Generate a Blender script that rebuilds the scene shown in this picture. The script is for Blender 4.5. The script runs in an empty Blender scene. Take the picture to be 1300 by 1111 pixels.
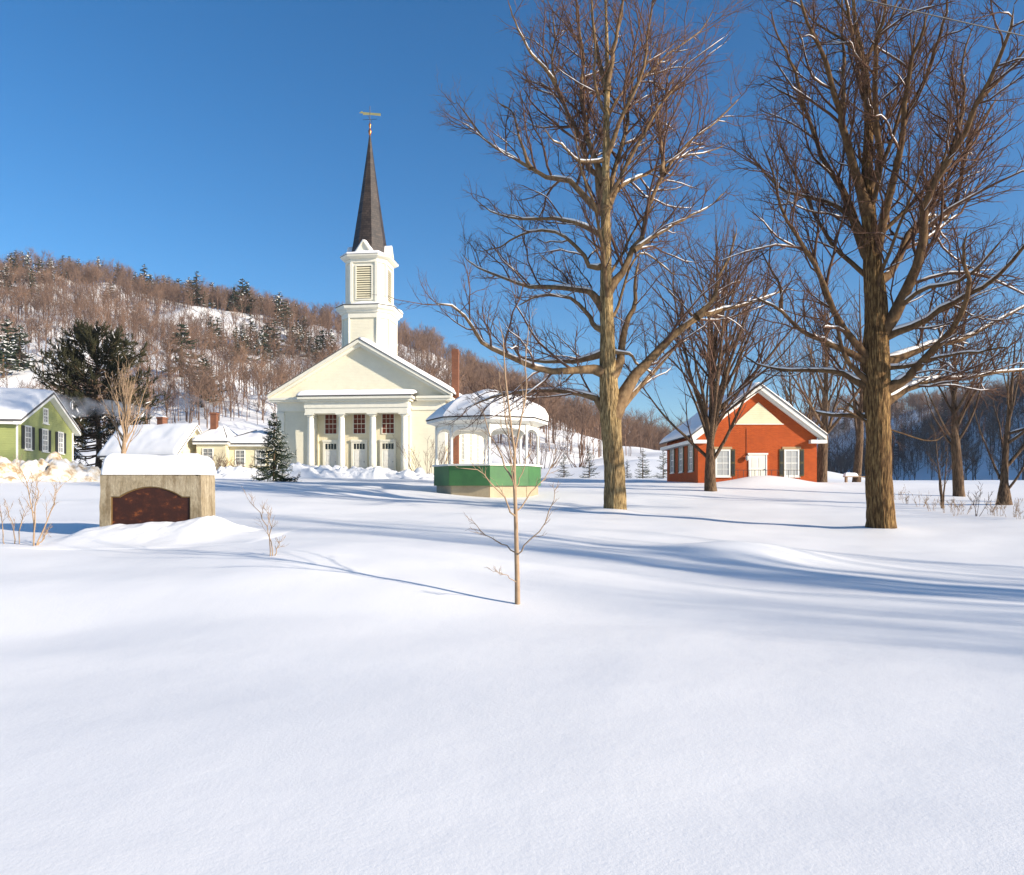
import bpy, bmesh, math
import numpy as np
from mathutils import Vector

# ------------------------------------------------------------------ camera, sky, sun, exposure
scene = bpy.context.scene
COL = scene.collection
EYE = 1.6
FPX, CX, HY = 950.0, 650.0, 618.0          # focal length, centre column and horizon row (photo pixels)
cam_d = bpy.data.cameras.new('camera')
cam_d.sensor_width = 36.0
cam_d.sensor_fit = 'HORIZONTAL'
cam_d.lens = 36.0 * FPX / 1300.0
cam_d.shift_y = (HY - 555.5) / 1300.0
cam_d.clip_start = 0.05
cam_d.clip_end = 5000.0
cam = bpy.data.objects.new('camera', cam_d)
cam.location = (0, 0, EYE)
cam.rotation_euler = (math.radians(90), 0, 0)
COL.objects.link(cam)
scene.camera = cam

SUN_AZ, SUN_EL = math.radians(115.5), math.radians(19)   # clockwise from the view direction
sun_dir = Vector((math.sin(SUN_AZ) * math.cos(SUN_EL), math.cos(SUN_AZ) * math.cos(SUN_EL), math.sin(SUN_EL)))
world = bpy.data.worlds.new('World')
scene.world = world
world.use_nodes = True
wn = world.node_tree
sky = wn.nodes.new('ShaderNodeTexSky')
sky.sky_type = 'NISHITA'
sky.sun_disc = False
sky.sun_elevation = SUN_EL
sky.sun_rotation = SUN_AZ
sky.altitude = 300
sky.air_density = 1.0
sky.dust_density = 0.7
sky.ozone_density = 4.0
bg = wn.nodes['Background']
hsv = wn.nodes.new('ShaderNodeHueSaturation')      # slide film: a deeper blue all over the sky
hsv.inputs['Saturation'].default_value = 1.22
wn.links.new(sky.outputs['Color'], hsv.inputs['Color'])
wn.links.new(hsv.outputs['Color'], bg.inputs['Color'])
bg.inputs['Strength'].default_value = 0.092

sun_d = bpy.data.lights.new('sun', 'SUN')
sun_d.energy = 4.4
sun_d.angle = math.radians(0.9)
sun_d.color = (1.0, 0.89, 0.75)
sun = bpy.data.objects.new('sun', sun_d)
sun.rotation_euler = (-sun_dir).to_track_quat('-Z', 'Y').to_euler()
COL.objects.link(sun)

scene.view_settings.view_transform = 'Standard'
scene.view_settings.look = 'None'
scene.view_settings.gamma = 1.0
scene.view_settings.use_curve_mapping = False
scene.view_settings.exposure = 0.88
scene.cycles.max_bounces = 5
scene.cycles.diffuse_bounces = 3
scene.cycles.transparent_max_bounces = 8
scene.cycles.volume_bounces = 1

# ------------------------------------------------------------------ helpers
rng = np.random.default_rng(7)


def P(px, py, z):
    return np.array([(px - CX) / FPX * z, z, EYE - (py - HY) / FPX * z])


def _hash(ix, iy, iz, seed):
    h = (ix * 374761393 + iy * 668265263 + iz * 2147483647 + seed * 974634777) & 0xFFFFFFFF
    h = ((h ^ (h >> 13)) * 1274126177) & 0xFFFFFFFF
    return ((h ^ (h >> 16)) & 0xFFFF) / 65535.0


def vnoise(x, y, z=None, seed=0):
    x = np.asarray(x, float); y = np.asarray(y, float)
    z = np.zeros_like(x) if z is None else np.asarray(z, float)
    ix, iy, iz = np.floor(x).astype(np.int64), np.floor(y).astype(np.int64), np.floor(z).astype(np.int64)
    fx, fy, fz = x - ix, y - iy, z - iz
    fx, fy, fz = [f * f * f * (f * (f * 6 - 15) + 10) for f in (fx, fy, fz)]
    r = 0
    for dx in (0, 1):
        for dy in (0, 1):
            for dz in (0, 1):
                w = (fx if dx else 1 - fx) * (fy if dy else 1 - fy) * (fz if dz else 1 - fz)
                r = r + w * _hash(ix + dx, iy + dy, iz + dz, seed)
    return r * 2 - 1


def fbm(x, y, z=None, seed=0, oct=4):
    r, a, s = 0, 1.0, 1.0
    for o in range(oct):
        r = r + a * vnoise(np.asarray(x) * s, np.asarray(y) * s, None if z is None else np.asarray(z) * s, seed + o * 13)
        a *= 0.5; s *= 2.03
    return r


def link(o, parent=None):
    COL.objects.link(o)
    if parent is not None:
        o.parent = parent
    return o


def mesh_arrays(name, V, quads=None, tris=None, smooth=True, quad_mat=None, tri_mat=None):
    V = np.asarray(V, np.float32).reshape(-1, 3)
    quads = np.zeros((0, 4), np.int32) if quads is None else np.asarray(quads, np.int32).reshape(-1, 4)
    tris = np.zeros((0, 3), np.int32) if tris is None else np.asarray(tris, np.int32).reshape(-1, 3)
    me = bpy.data.meshes.new(name)
    me.vertices.add(len(V)); me.vertices.foreach_set('co', V.ravel())
    nl = quads.size + tris.size
    me.loops.add(nl)
    me.loops.foreach_set('vertex_index', np.concatenate([quads.ravel(), tris.ravel()]).astype(np.int32))
    npoly = len(quads) + len(tris)
    me.polygons.add(npoly)
    starts = np.concatenate([np.arange(len(quads)) * 4, quads.size + np.arange(len(tris)) * 3]).astype(np.int32)
    me.polygons.foreach_set('loop_start', starts)
    if smooth:
        me.polygons.foreach_set('use_smooth', np.ones(npoly, bool))
    if quad_mat is not None or tri_mat is not None:
        qm = np.zeros(len(quads), np.int32) if quad_mat is None else quad_mat
        tm = np.zeros(len(tris), np.int32) if tri_mat is None else tri_mat
        me.polygons.foreach_set('material_index', np.concatenate([qm, tm]).astype(np.int32))
    me.update(calc_edges=True)
    return me


def mobj(name, me, mats, parent=None, loc=None):
    o = bpy.data.objects.new(name, me)
    if not isinstance(mats, (list, tuple)):
        mats = [mats]
    if len(me.materials) == 0:
        for m in mats:
            me.materials.append(m)
    if loc is not None:
        o.location = loc
    if name in ('crown', 'branch_snow', 'needles', 'twigs'):
        o['kind'] = 'stuff'
    return link(o, parent)


def tag(o, label=None, cat=None, group=None, kind=None):
    if label: o['label'] = label
    if cat: o['category'] = cat
    if group: o['group'] = group
    if kind: o['kind'] = kind
    return o


def empty(name, loc=(0, 0, 0), rz=0.0):
    o = bpy.data.objects.new(name, None)
    o.location = loc
    o.rotation_euler = (0, 0, rz)
    return link(o)


class MB:
    """Collects boxes, prisms, lofts and tubes; build() links them as one mesh object."""
    def __init__(self):
        self.v, self.f = [], []

    def add(self, verts, faces):
        n = len(self.v)
        self.v += [tuple(map(float, p)) for p in verts]
        self.f += [tuple(i + n for i in f) for f in faces]
        return self

    def box(self, x0, x1, y0, y1, z0, z1):
        v = [(x0, y0, z0), (x1, y0, z0), (x1, y1, z0), (x0, y1, z0), (x0, y0, z1), (x1, y0, z1), (x1, y1, z1), (x0, y1, z1)]
        return self.add(v, [(0, 3, 2, 1), (4, 5, 6, 7), (0, 1, 5, 4), (1, 2, 6, 5), (2, 3, 7, 6), (3, 0, 4, 7)])

    def extrude(self, pts, vec):
        n = len(pts); vec = np.array(vec, float)
        v = [np.array(p, float) for p in pts] + [np.array(p, float) + vec for p in pts]
        f = [tuple(range(n)), tuple(range(2 * n - 1, n - 1, -1))]
        f += [(i, i + n, (i + 1) % n + n, (i + 1) % n) for i in range(n)]
        return self.add(v, f)

    def xz(self, poly, y0, y1):
        return self.extrude([(x, y0, z) for x, z in poly], (0, y1 - y0, 0))

    def yz(self, poly, x0, x1):
        return self.extrude([(x0, y, z) for y, z in poly], (x1 - x0, 0, 0))

    def loft(self, rings, cap0=True, cap1=True):
        n = len(rings[0]); v, f = [], []
        for r in rings: v += list(r)
        for k in range(len(rings) - 1):
            for i in range(n):
                j = (i + 1) % n
                f.append((k * n + i, k * n + j, (k + 1) * n + j, (k + 1) * n + i))
        if cap0: f.append(tuple(range(n - 1, -1, -1)))
        if cap1: f.append(tuple((len(rings) - 1) * n + i for i in range(n)))
        return self.add(v, f)

    def lathe(self, prof, seg=16, c=(0, 0)):
        rings = [[(c[0] + r * math.cos(2 * math.pi * i / seg), c[1] + r * math.sin(2 * math.pi * i / seg), z) for i in range(seg)] for r, z in prof]
        return self.loft(rings)

    def bar(self, a, b, r, seg=6):
        a, b = Vector(a), Vector(b)
        d = (b - a).normalized()
        u = d.orthogonal().normalized(); w = d.cross(u)
        rings = [[tuple(p + (u * math.cos(2 * math.pi * i / seg) + w * math.sin(2 * math.pi * i / seg)) * r) for i in range(seg)] for p in (a, b)]
        return self.loft(rings)

    def build(self, name, mat, parent=None, smooth=False, bevel=0.0, loc=None):
        me = bpy.data.meshes.new(name)
        me.from_pydata(self.v, [], self.f)
        bm = bmesh.new(); bm.from_mesh(me)
        bmesh.ops.recalc_face_normals(bm, faces=bm.faces[:])
        if bevel:
            bmesh.ops.bevel(bm, geom=bm.edges[:], offset=bevel, segments=1, affect='EDGES')
        bm.to_mesh(me); bm.free()
        if smooth:
            me.polygons.foreach_set('use_smooth', np.ones(len(me.polygons), bool))
        me.update()
        return mobj(name, me, mat, parent, loc)


def B(*boxes):
    m = MB()
    for b in boxes: m.box(*b)
    return m


# ---- tubes
def tubes(polys, rads, sides, tip=True, squash=None):
    """polys (n,M,3), rads (n,M): returns verts, quads, tris (the last ring is one point when tip)"""
    polys = np.asarray(polys, float); rads = np.asarray(rads, float)
    n, M, _ = polys.shape
    t = np.gradient(polys, axis=1)
    t /= np.linalg.norm(t, axis=2, keepdims=True) + 1e-9
    ov = polys[:, -1] - polys[:, 0]
    ref = np.tile(np.array([0.0, 0, 1.0]), (n, 1))
    steep = np.abs(ov[:, 2]) > 0.9 * (np.linalg.norm(ov, axis=1) + 1e-9)
    ref[steep] = (1.0, 0.13, 0)
    n1 = ref[:, None, :] - (t * ref[:, None, :]).sum(2, keepdims=True) * t
    n1 /= np.linalg.norm(n1, axis=2, keepdims=True) + 1e-9
    n2 = np.cross(t, n1)
    ang = np.arange(sides) * 2 * np.pi / sides
    K = M - 1 if tip else M
    ca, sa = np.cos(ang), np.sin(ang)
    sq = 1.0 if squash is None else squash
    ring = polys[:, :K, None, :] + rads[:, :K, None, None] * (ca[None, None, :, None] * n1[:, :K, None, :] * sq + sa[None, None, :, None] * n2[:, :K, None, :])
    V = ring.reshape(n, K * sides, 3)
    per = K * sides
    if tip:
        V = np.concatenate([V, polys[:, -1:, :]], axis=1); per += 1
    base = (np.arange(n) * per)[:, None, None]
    i = np.arange(sides); j = (i + 1) % sides
    quads = []
    if K > 1:
        k = np.arange(K - 1)[:, None] * sides
        q = np.stack([k + i, k + j, k + sides + j, k + sides + i], axis=-1).reshape(-1, 4)
        quads = (base + q[None]).reshape(-1, 4)
    else:
        quads = np.zeros((0, 4), int)
    if tip:
        l = (K - 1) * sides
        tr = np.stack([l + i, l + j, np.full(sides, per - 1)], axis=-1)
        tris = (base + tr[None]).reshape(-1, 3)
    else:
        tris = np.zeros((0, 3), int)
    return V.reshape(-1, 3), quads, tris


class Acc:
    def __init__(self):
        self.V, self.Q, self.T, self.qm, self.tm, self.n = [], [], [], [], [], 0

    def add(self, V, Q, T, m=0):
        V = np.asarray(V).reshape(-1, 3)
        self.V.append(V); self.Q.append(np.asarray(Q, int).reshape(-1, 4) + self.n); self.T.append(np.asarray(T, int).reshape(-1, 3) + self.n)
        self.qm.append(np.full(len(self.Q[-1]), m)); self.tm.append(np.full(len(self.T[-1]), m))
        self.n += len(V)

    def arrays(self):
        return np.concatenate(self.V), np.concatenate(self.Q), np.concatenate(self.T), np.concatenate(self.qm), np.concatenate(self.tm)

    def mesh(self, name, smooth=True):
        V, Q, T, qm, tm = self.arrays()
        return mesh_arrays(name, V, Q, T, smooth, qm, tm)


def catmull(pts, M):
    pts = np.asarray(pts, float)
    ext = np.vstack([2 * pts[0] - pts[1], pts, 2 * pts[-1] - pts[-2]])
    n = len(pts) - 1
    u = np.linspace(0, n, M); k = np.minimum(u.astype(int), n - 1); f = (u - k)[:, None]
    p0, p1, p2, p3 = ext[k], ext[k + 1], ext[k + 2], ext[k + 3]
    return 0.5 * ((2 * p1) + (-p0 + p2) * f + (2 * p0 - 5 * p1 + 4 * p2 - p3) * f ** 2 + (-p0 + 3 * p1 - 3 * p2 + p3) * f ** 3)


def unit(v):
    return v / (np.linalg.norm(v, axis=-1, keepdims=True) + 1e-9)


def grow(polys, rads, counts, rg, tmin, tmax, ang, length, M, up=0.3, upc=0.08, wob=0.1, rfac=0.6, rmax=None, rtip=0.35):
    """children of every parent polyline; length is a function (parent length, t, n) -> lengths"""
    n, PM, _ = polys.shape
    plen = np.linalg.norm(np.diff(polys, axis=1), axis=2).sum(1)
    counts = np.broadcast_to(np.asarray(counts), (n,)).astype(int)
    idx = np.repeat(np.arange(n), counts)
    m = len(idx)
    if m == 0:
        return np.zeros((0, M, 3)), np.zeros((0, M))
    first = np.cumsum(counts) - counts
    k = np.arange(m) - first[idx]
    t = tmin + (tmax - tmin) * (k + rg.random(m)) / counts[idx]
    u = np.clip(t, 0, 0.9999) * (PM - 1); a = u.astype(int); f = (u - a)[:, None]
    pos = polys[idx, a] * (1 - f) + polys[idx, a + 1] * f
    tan = unit(polys[idx, a + 1] - polys[idx, a])
    pr = rads[idx, a] * (1 - f[:, 0]) + rads[idx, a + 1] * f[:, 0]
    r = rg.normal(size=(m, 3))
    perp = unit(r - (r * tan).sum(1, keepdims=True) * tan)
    A = np.radians(ang[0] + (ang[1] - ang[0]) * rg.random(m))[:, None]
    d = np.cos(A) * tan + np.sin(A) * perp
    d[:, 2] += up * rg.random(m) * 1.6
    d = unit(d)
    L = length(plen[idx], t, rg.random(m))
    out = np.empty((m, M, 3)); out[:, 0] = pos
    step = (L / (M - 1))[:, None]
    for s in range(1, M):
        out[:, s] = out[:, s - 1] + d * step
        d = d + rg.normal(size=(m, 3)) * wob
        d[:, 2] += upc
        d = unit(d)
    r0 = np.minimum(pr * rfac, 0.013 * L + 0.003)
    if rmax is not None:
        r0 = np.minimum(r0, rmax)
    R = r0[:, None] * np.linspace(1, rtip, M)[None]
    return out, R


# ------------------------------------------------------------------ materials
def mat(name, col, rough=0.7, spec=0.3, metal=0.0):
    m = bpy.data.materials.new(name); m.use_nodes = True
    b = m.node_tree.nodes['Principled BSDF']
    b.inputs['Base Color'].default_value = (*col, 1)
    b.inputs['Roughness'].default_value = rough
    b.inputs['Specular IOR Level'].default_value = spec
    b.inputs['Metallic'].default_value = metal
    return m


def N(m, t, **kw):
    n = m.node_tree.nodes.new(t)
    for k, v in kw.items(): setattr(n, k, v)
    return n


def lk(m, a, b): m.node_tree.links.new(a, b)


def coords(m, scale=(1, 1, 1), out='Object'):
    tc = N(m, 'ShaderNodeTexCoord'); mp = N(m, 'ShaderNodeMapping')
    mp.inputs['Scale'].default_value = scale
    lk(m, tc.outputs[out], mp.inputs['Vector'])
    return mp.outputs['Vector']


def noise(m, vec, scale, detail=4, rough=0.55):
    n = N(m, 'ShaderNodeTexNoise')
    n.inputs['Scale'].default_value = scale; n.inputs['Detail'].default_value = detail; n.inputs['Roughness'].default_value = rough
    lk(m, vec, n.inputs['Vector'])
    return n.outputs['Fac']


def ramp(m, fac, stops):
    r = N(m, 'ShaderNodeValToRGB')
    e = r.color_ramp.elements
    while len(e) < len(stops): e.new(0.5)
    for i, (p, c) in enumerate(stops):
        e[i].position = p; e[i].color = (*c, 1) if len(c) == 3 else c
    lk(m, fac, r.inputs['Fac'])
    return r.outputs['Color']


def bump(m, h, strength=0.3, dist=0.02, prev=None):
    b = N(m, 'ShaderNodeBump')
    b.inputs['Strength'].default_value = strength; b.inputs['Distance'].default_value = dist
    lk(m, h, b.inputs['Height'])
    if prev is not None: lk(m, prev, b.inputs['Normal'])
    return b.outputs['Normal']


def bsdf(m): return m.node_tree.nodes['Principled BSDF']


def mottled(name, c0, c1, scale=3.0, rough=0.75, bstr=0.25, bscale=40, bdist=0.01, sc=(1, 1, 1), spec=0.3):
    m = mat(name, c0, rough, spec)
    v = coords(m, sc)
    lk(m, ramp(m, noise(m, v, scale, 5), [(0.3, c0), (0.7, c1)]), bsdf(m).inputs['Base Color'])
    lk(m, bump(m, noise(m, v, bscale, 3), bstr, bdist), bsdf(m).inputs['Normal'])
    return m


def snow_mat(name='snow', tint=(0.89, 0.88, 0.86)):
    m = mat(name, tint, 0.55, 0.25)
    v = coords(m)
    n1 = bump(m, noise(m, v, 2.2, 5, 0.6), 0.07, 0.10)
    n2 = bump(m, noise(m, v, 42, 4, 0.75), 0.22, 0.010, n1)
    lk(m, n2, bsdf(m).inputs['Normal'])
    c = ramp(m, noise(m, v, 0.35, 4), [(0.3, tint), (0.7, tuple(x * 0.965 for x in tint))])
    lk(m, c, bsdf(m).inputs['Base Color'])
    return m


def bark_mat(name, c0, c1, sc=(15, 15, 2.0), dist=0.05):
    m = mat(name, c0, 0.9, 0.15)
    v = coords(m, sc)
    f = noise(m, v, 1.6, 6, 0.65)
    g = noise(m, coords(m, (1.2, 1.2, 0.6)), 1.0, 3)
    a = ramp(m, f, [(0.40, tuple(x * 0.33 for x in c0)), (0.52, c0), (0.66, c1)])
    b = ramp(m, g, [(0.3, (0.66, 0.62, 0.60)), (0.7, (1.15, 1.12, 1.0))])
    mx = N(m, 'ShaderNodeMix', data_type='RGBA', blend_type='MULTIPLY'); mx.inputs[0].default_value = 1.0
    lk(m, a, mx.inputs[6]); lk(m, b, mx.inputs[7])
    lk(m, mx.outputs[2], bsdf(m).inputs['Base Color'])
    lk(m, bump(m, f, 0.9, dist), bsdf(m).inputs['Normal'])
    return m


def board_mat(name, c0, c1, axis=2, per=0.13, rough=0.55, bstr=1.0):
    """painted boards: a saw-tooth relief along one axis"""
    m = mat(name, c0, rough, 0.3)
    tc = N(m, 'ShaderNodeTexCoord'); sx = N(m, 'ShaderNodeSeparateXYZ')
    lk(m, tc.outputs['Object'], sx.inputs['Vector'])
    d = N(m, 'ShaderNodeMath', operation='DIVIDE'); d.inputs[1].default_value = per
    fr = N(m, 'ShaderNodeMath', operation='FRACT')
    if axis == 'xy':
        a = N(m, 'ShaderNodeMath', operation='ADD'); lk(m, sx.outputs[0], a.inputs[0]); lk(m, sx.outputs[1], a.inputs[1]); lk(m, a.outputs[0], d.inputs[0])
    else:
        lk(m, sx.outputs[axis], d.inputs[0])
    lk(m, d.outputs[0], fr.inputs[0])
    v = coords(m, (1, 1, 1))
    c = ramp(m, noise(m, v, 1.4, 6, 0.65), [(0.28, c1), (0.62, c0)])
    lk(m, c, bsdf(m).inputs['Base Color'])
    inv = N(m, 'ShaderNodeMath', operation='SUBTRACT'); inv.inputs[0].default_value = 1.0
    lk(m, fr.outputs[0], inv.inputs[1])
    lk(m, bump(m, inv.outputs[0], bstr, 0.02), bsdf(m).inputs['Normal'])
    return m


def brick_mat(name, c1, c2, mortar, w=0.21, h=0.07, axis='auto'):
    m = mat(name, c1, 0.85, 0.2)
    tc = N(m, 'ShaderNodeTexCoord'); sx = N(m, 'ShaderNodeSeparateXYZ'); cb = N(m, 'ShaderNodeCombineXYZ')
    lk(m, tc.outputs['Object'], sx.inputs['Vector'])
    a = N(m, 'ShaderNodeMath', operation='ADD'); lk(m, sx.outputs[0], a.inputs[0]); lk(m, sx.outputs[1], a.inputs[1])
    lk(m, a.outputs[0], cb.inputs[0]); lk(m, sx.outputs[2], cb.inputs[1])
    b = N(m, 'ShaderNodeTexBrick')
    b.inputs['Scale'].default_value = 1.0
    b.inputs['Brick Width'].default_value = w; b.inputs['Row Height'].default_value = h; b.inputs['Mortar Size'].default_value = 0.008
    b.inputs['Color1'].default_value = (*c1, 1); b.inputs['Color2'].default_value = (*c2, 1); b.inputs['Mortar'].default_value = (*mortar, 1)
    lk(m, cb.outputs[0], b.inputs['Vector'])
    g = ramp(m, noise(m, coords(m), 0.9, 5), [(0.3, (0.86, 0.84, 0.82)), (0.7, (1.08, 1.05, 1.02))])
    mx = N(m, 'ShaderNodeMix', data_type='RGBA', blend_type='MULTIPLY'); mx.inputs[0].default_value = 1.0
    lk(m, b.outputs['Color'], mx.inputs[6]); lk(m, g, mx.inputs[7])
    lk(m, mx.outputs[2], bsdf(m).inputs['Base Color'])
    inv = N(m, 'ShaderNodeMath', operation='SUBTRACT'); inv.inputs[0].default_value = 1.0; lk(m, b.outputs['Fac'], inv.inputs[1])
    lk(m, bump(m, inv.outputs[0], 0.5, 0.008), bsdf(m).inputs['Normal'])
    return m


SNOW = snow_mat()
SNOW_ROOF = snow_mat('roof_snow', (0.88, 0.87, 0.86))
DIRTY = mat('ploughed_snow', (0.8, 0.8, 0.8), 0.7, 0.2)
_v = coords(DIRTY)
lk(DIRTY, ramp(DIRTY, noise(DIRTY, _v, 1.7, 6, 0.7), [(0.42, (0.80, 0.79, 0.77)), (0.53, (0.68, 0.59, 0.46)), (0.64, (0.37, 0.24, 0.12))]), bsdf(DIRTY).inputs['Base Color'])
lk(DIRTY, bump(DIRTY, noise(DIRTY, _v, 9, 5, 0.7), 0.6, 0.08), bsdf(DIRTY).inputs['Normal'])
BARK = bark_mat('maple_bark', (0.34, 0.24, 0.12), (0.52, 0.40, 0.22))
BARK_D = bark_mat('dark_maple_bark', (0.17, 0.10, 0.045), (0.36, 0.24, 0.105))
BARK_S = bark_mat('small_tree_bark', (0.13, 0.085, 0.055), (0.22, 0.15, 0.10), (14, 14, 2), 0.02)
LIMB = mottled('limb_bark', (0.11, 0.066, 0.036), (0.27, 0.18, 0.095), 4, 0.9, 0.6, 22, 0.02, (2, 2, 1), 0.12)
LIMB_SHADE = mottled('shaded_limb_bark', (0.062, 0.036, 0.021), (0.17, 0.105, 0.052), 4, 0.9, 0.6, 22, 0.02, (2, 2, 1), 0.12)  # limb bark of the right maple, its shaded side put into the colour
TWIG_SHADE = mottled('shaded_twig_bark', (0.075, 0.040, 0.027), (0.125, 0.070, 0.045), 1.5, 0.9, 0.0, 10, 0.01, spec=0.12)  # twigs of the same crown, shade painted in as a darker tone
TWIG = mottled('twig_bark', (0.105, 0.058, 0.040), (0.165, 0.095, 0.064), 1.5, 0.9, 0.0, 10, 0.01, spec=0.12)
SAP = mottled('sapling_bark', (0.27, 0.18, 0.11), (0.38, 0.27, 0.175), 6, 0.8, 0.3, 40, 0.005, spec=0.15)
WOODS = mottled('woods_bark', (0.145, 0.093, 0.070), (0.24, 0.163, 0.120), 0.05, 0.95, 0.0, 1, 0.01, spec=0.05)
_oi = N(WOODS, 'ShaderNodeObjectInfo')
_wv = ramp(WOODS, _oi.outputs['Random'], [(0.0, (0.62, 0.62, 0.68)), (0.5, (1.0, 1.0, 1.0)), (1.0, (1.35, 1.25, 1.12))])
_wm = N(WOODS, 'ShaderNodeMix', data_type='RGBA', blend_type='MULTIPLY'); _wm.inputs[0].default_value = 1.0
lk(WOODS, bsdf(WOODS).inputs['Base Color'].links[0].from_socket, _wm.inputs[6]); lk(WOODS, _wv, _wm.inputs[7]); lk(WOODS, _wm.outputs[2], bsdf(WOODS).inputs['Base Color'])
NEEDLE = mottled('spruce_needles', (0.018, 0.030, 0.020), (0.045, 0.058, 0.034), 2.0, 0.85, 0.0, 10, 0.01, spec=0.1)
PINE = mottled('pine_needles', (0.018, 0.021, 0.012), (0.050, 0.046, 0.022), 0.7, 0.85, 0.0, 10, 0.01, spec=0.1)
CREAM = board_mat('cream_clapboard', (0.79, 0.74, 0.57), (0.73, 0.68, 0.52), 2, 0.13)
CREAM_V = board_mat('cream_upright_boards', (0.78, 0.71, 0.50), (0.70, 0.62, 0.43), 'xy', 0.17, bstr=0.4)
TRIM = mottled('cream_trim', (0.79, 0.76, 0.64), (0.73, 0.70, 0.58), 2.5, 0.5, 0.1, 30, 0.003)
WHITE = mottled('white_paint', (0.80, 0.79, 0.73), (0.72, 0.70, 0.63), 3, 0.5, 0.12, 30, 0.004)
SLATE = mat('spire_slate', (0.06, 0.055, 0.055), 0.6, 0.35)
SLATE_L = None
COPPER = mat('copper', (0.45, 0.17, 0.06), 0.35, 0.5, 0.8)
GILT = mat('gilt', (0.75, 0.58, 0.22), 0.35, 0.5, 0.7)
IRON = mat('black_iron', (0.02, 0.02, 0.022), 0.5, 0.4)
REDPANE = mat('red_pane', (0.13, 0.026, 0.013), 0.5, 0.25)
DARKPANE = mat('dark_pane', (0.012, 0.014, 0.018), 0.12, 0.6)
BLIND = mat('pale_blind_pane', (0.40, 0.41, 0.40), 0.25, 0.5)
GREYPANE = mat('grey_pane', (0.20, 0.21, 0.21), 0.15, 0.6)
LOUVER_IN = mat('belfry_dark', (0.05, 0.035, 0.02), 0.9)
SLATM = mat('louver_slat', (0.70, 0.64, 0.45), 0.6)
BRICK = brick_mat('school_brick', (0.45, 0.078, 0.012), (0.35, 0.055, 0.010), (0.40, 0.13, 0.05))
BRICK2 = brick_mat('chimney_brick', (0.23, 0.085, 0.045), (0.16, 0.06, 0.036), (0.24, 0.15, 0.10))
GREENH = board_mat('sage_clapboard', (0.31, 0.34, 0.125), (0.26, 0.29, 0.11), 2, 0.13)
CREAMH = board_mat('pale_yellow_clapboard', (0.74, 0.66, 0.44), (0.66, 0.58, 0.38), 2, 0.13)
SHUT_D = mat('dark_shutter', (0.018, 0.022, 0.022), 0.6)
SHUT_B = mottled('olive_shutter', (0.05, 0.045, 0.02), (0.10, 0.08, 0.035), 9, 0.7, 0.2, 30, 0.004)
GAZGREEN = board_mat('green_boards', (0.055, 0.165, 0.055), (0.04, 0.12, 0.045), 'xy', 0.10, bstr=0.35)
GAZTAN = board_mat('tan_boards', (0.42, 0.34, 0.22), (0.32, 0.25, 0.16), 'xy', 0.12, bstr=0.6)
EAVE_D = mat('roof_edge', (0.035, 0.03, 0.03), 0.8)
SHINGLE = mottled('grey_shingle', (0.08, 0.08, 0.085), (0.13, 0.125, 0.12), 5, 0.9)
GREYWALL = mottled('grey_boards', (0.28, 0.28, 0.28), (0.20, 0.20, 0.21), 4, 0.8)

# slate courses: rows of slightly different tone
_sx = N(SLATE, 'ShaderNodeTexBrick'); _sx.inputs['Scale'].default_value = 1.0
_sx.inputs['Brick Width'].default_value = 0.30; _sx.inputs['Row Height'].default_value = 0.20; _sx.inputs['Mortar Size'].default_value = 0.012
_sx.inputs['Color1'].default_value = (0.085, 0.068, 0.058, 1); _sx.inputs['Color2'].default_value = (0.040, 0.034, 0.033, 1); _sx.inputs['Mortar'].default_value = (0.016, 0.015, 0.015, 1)
_tc = N(SLATE, 'ShaderNodeTexCoord'); _sp = N(SLATE, 'ShaderNodeSeparateXYZ'); _cb = N(SLATE, 'ShaderNodeCombineXYZ')
_ad = N(SLATE, 'ShaderNodeMath', operation='ADD')
lk(SLATE, _tc.outputs['Object'], _sp.inputs['Vector']); lk(SLATE, _sp.outputs[0], _ad.inputs[0]); lk(SLATE, _sp.outputs[1], _ad.inputs[1])
lk(SLATE, _ad.outputs[0], _cb.inputs[0]); lk(SLATE, _sp.outputs[2], _cb.inputs[1]); lk(SLATE, _cb.outputs[0], _sx.inputs['Vector'])
_nz = ramp(SLATE, noise(SLATE, coords(SLATE), 0.9, 5, 0.7), [(0.3, (0.40, 0.40, 0.44)), (0.7, (0.95, 0.85, 0.76))])
_mx = N(SLATE, 'ShaderNodeMix', data_type='RGBA', blend_type='MULTIPLY'); _mx.inputs[0].default_value = 1.0
lk(SLATE, _sx.outputs['Color'], _mx.inputs[6]); lk(SLATE, _nz, _mx.inputs[7]); lk(SLATE, _mx.outputs[2], bsdf(SLATE).inputs['Base Color'])

# granite-like concrete of the monument: fine tooled streaks, stains under the cap
STONE = mat('monument_stone', (0.36, 0.30, 0.20), 0.9, 0.2)
_v1 = coords(STONE, (26, 26, 11)); _v2 = coords(STONE)
_a = ramp(STONE, noise(STONE, _v1, 1.0, 5, 0.7), [(0.3, (0.25, 0.215, 0.15)), (0.7, (0.44, 0.385, 0.285))])
_b = ramp(STONE, noise(STONE, _v2, 2.3, 5, 0.65), [(0.3, (0.72, 0.66, 0.56)), (0.62, (1.05, 1.02, 0.98))])
_m = N(STONE, 'ShaderNodeMix', data_type='RGBA', blend_type='MULTIPLY'); _m.inputs[0].default_value = 1.0
_st = ramp(STONE, noise(STONE, coords(STONE, (5.5, 5.5, .9)), 1.0, 4, 0.6), [(0.36, (0.55, 0.49, 0.42)), (0.50, (1, 1, 1))])
_m2 = N(STONE, 'ShaderNodeMix', data_type='RGBA', blend_type='MULTIPLY'); _m2.inputs[0].default_value = 0.8
lk(STONE, _a, _m2.inputs[6]); lk(STONE, _st, _m2.inputs[7]); _a = _m2.outputs[2]
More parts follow.
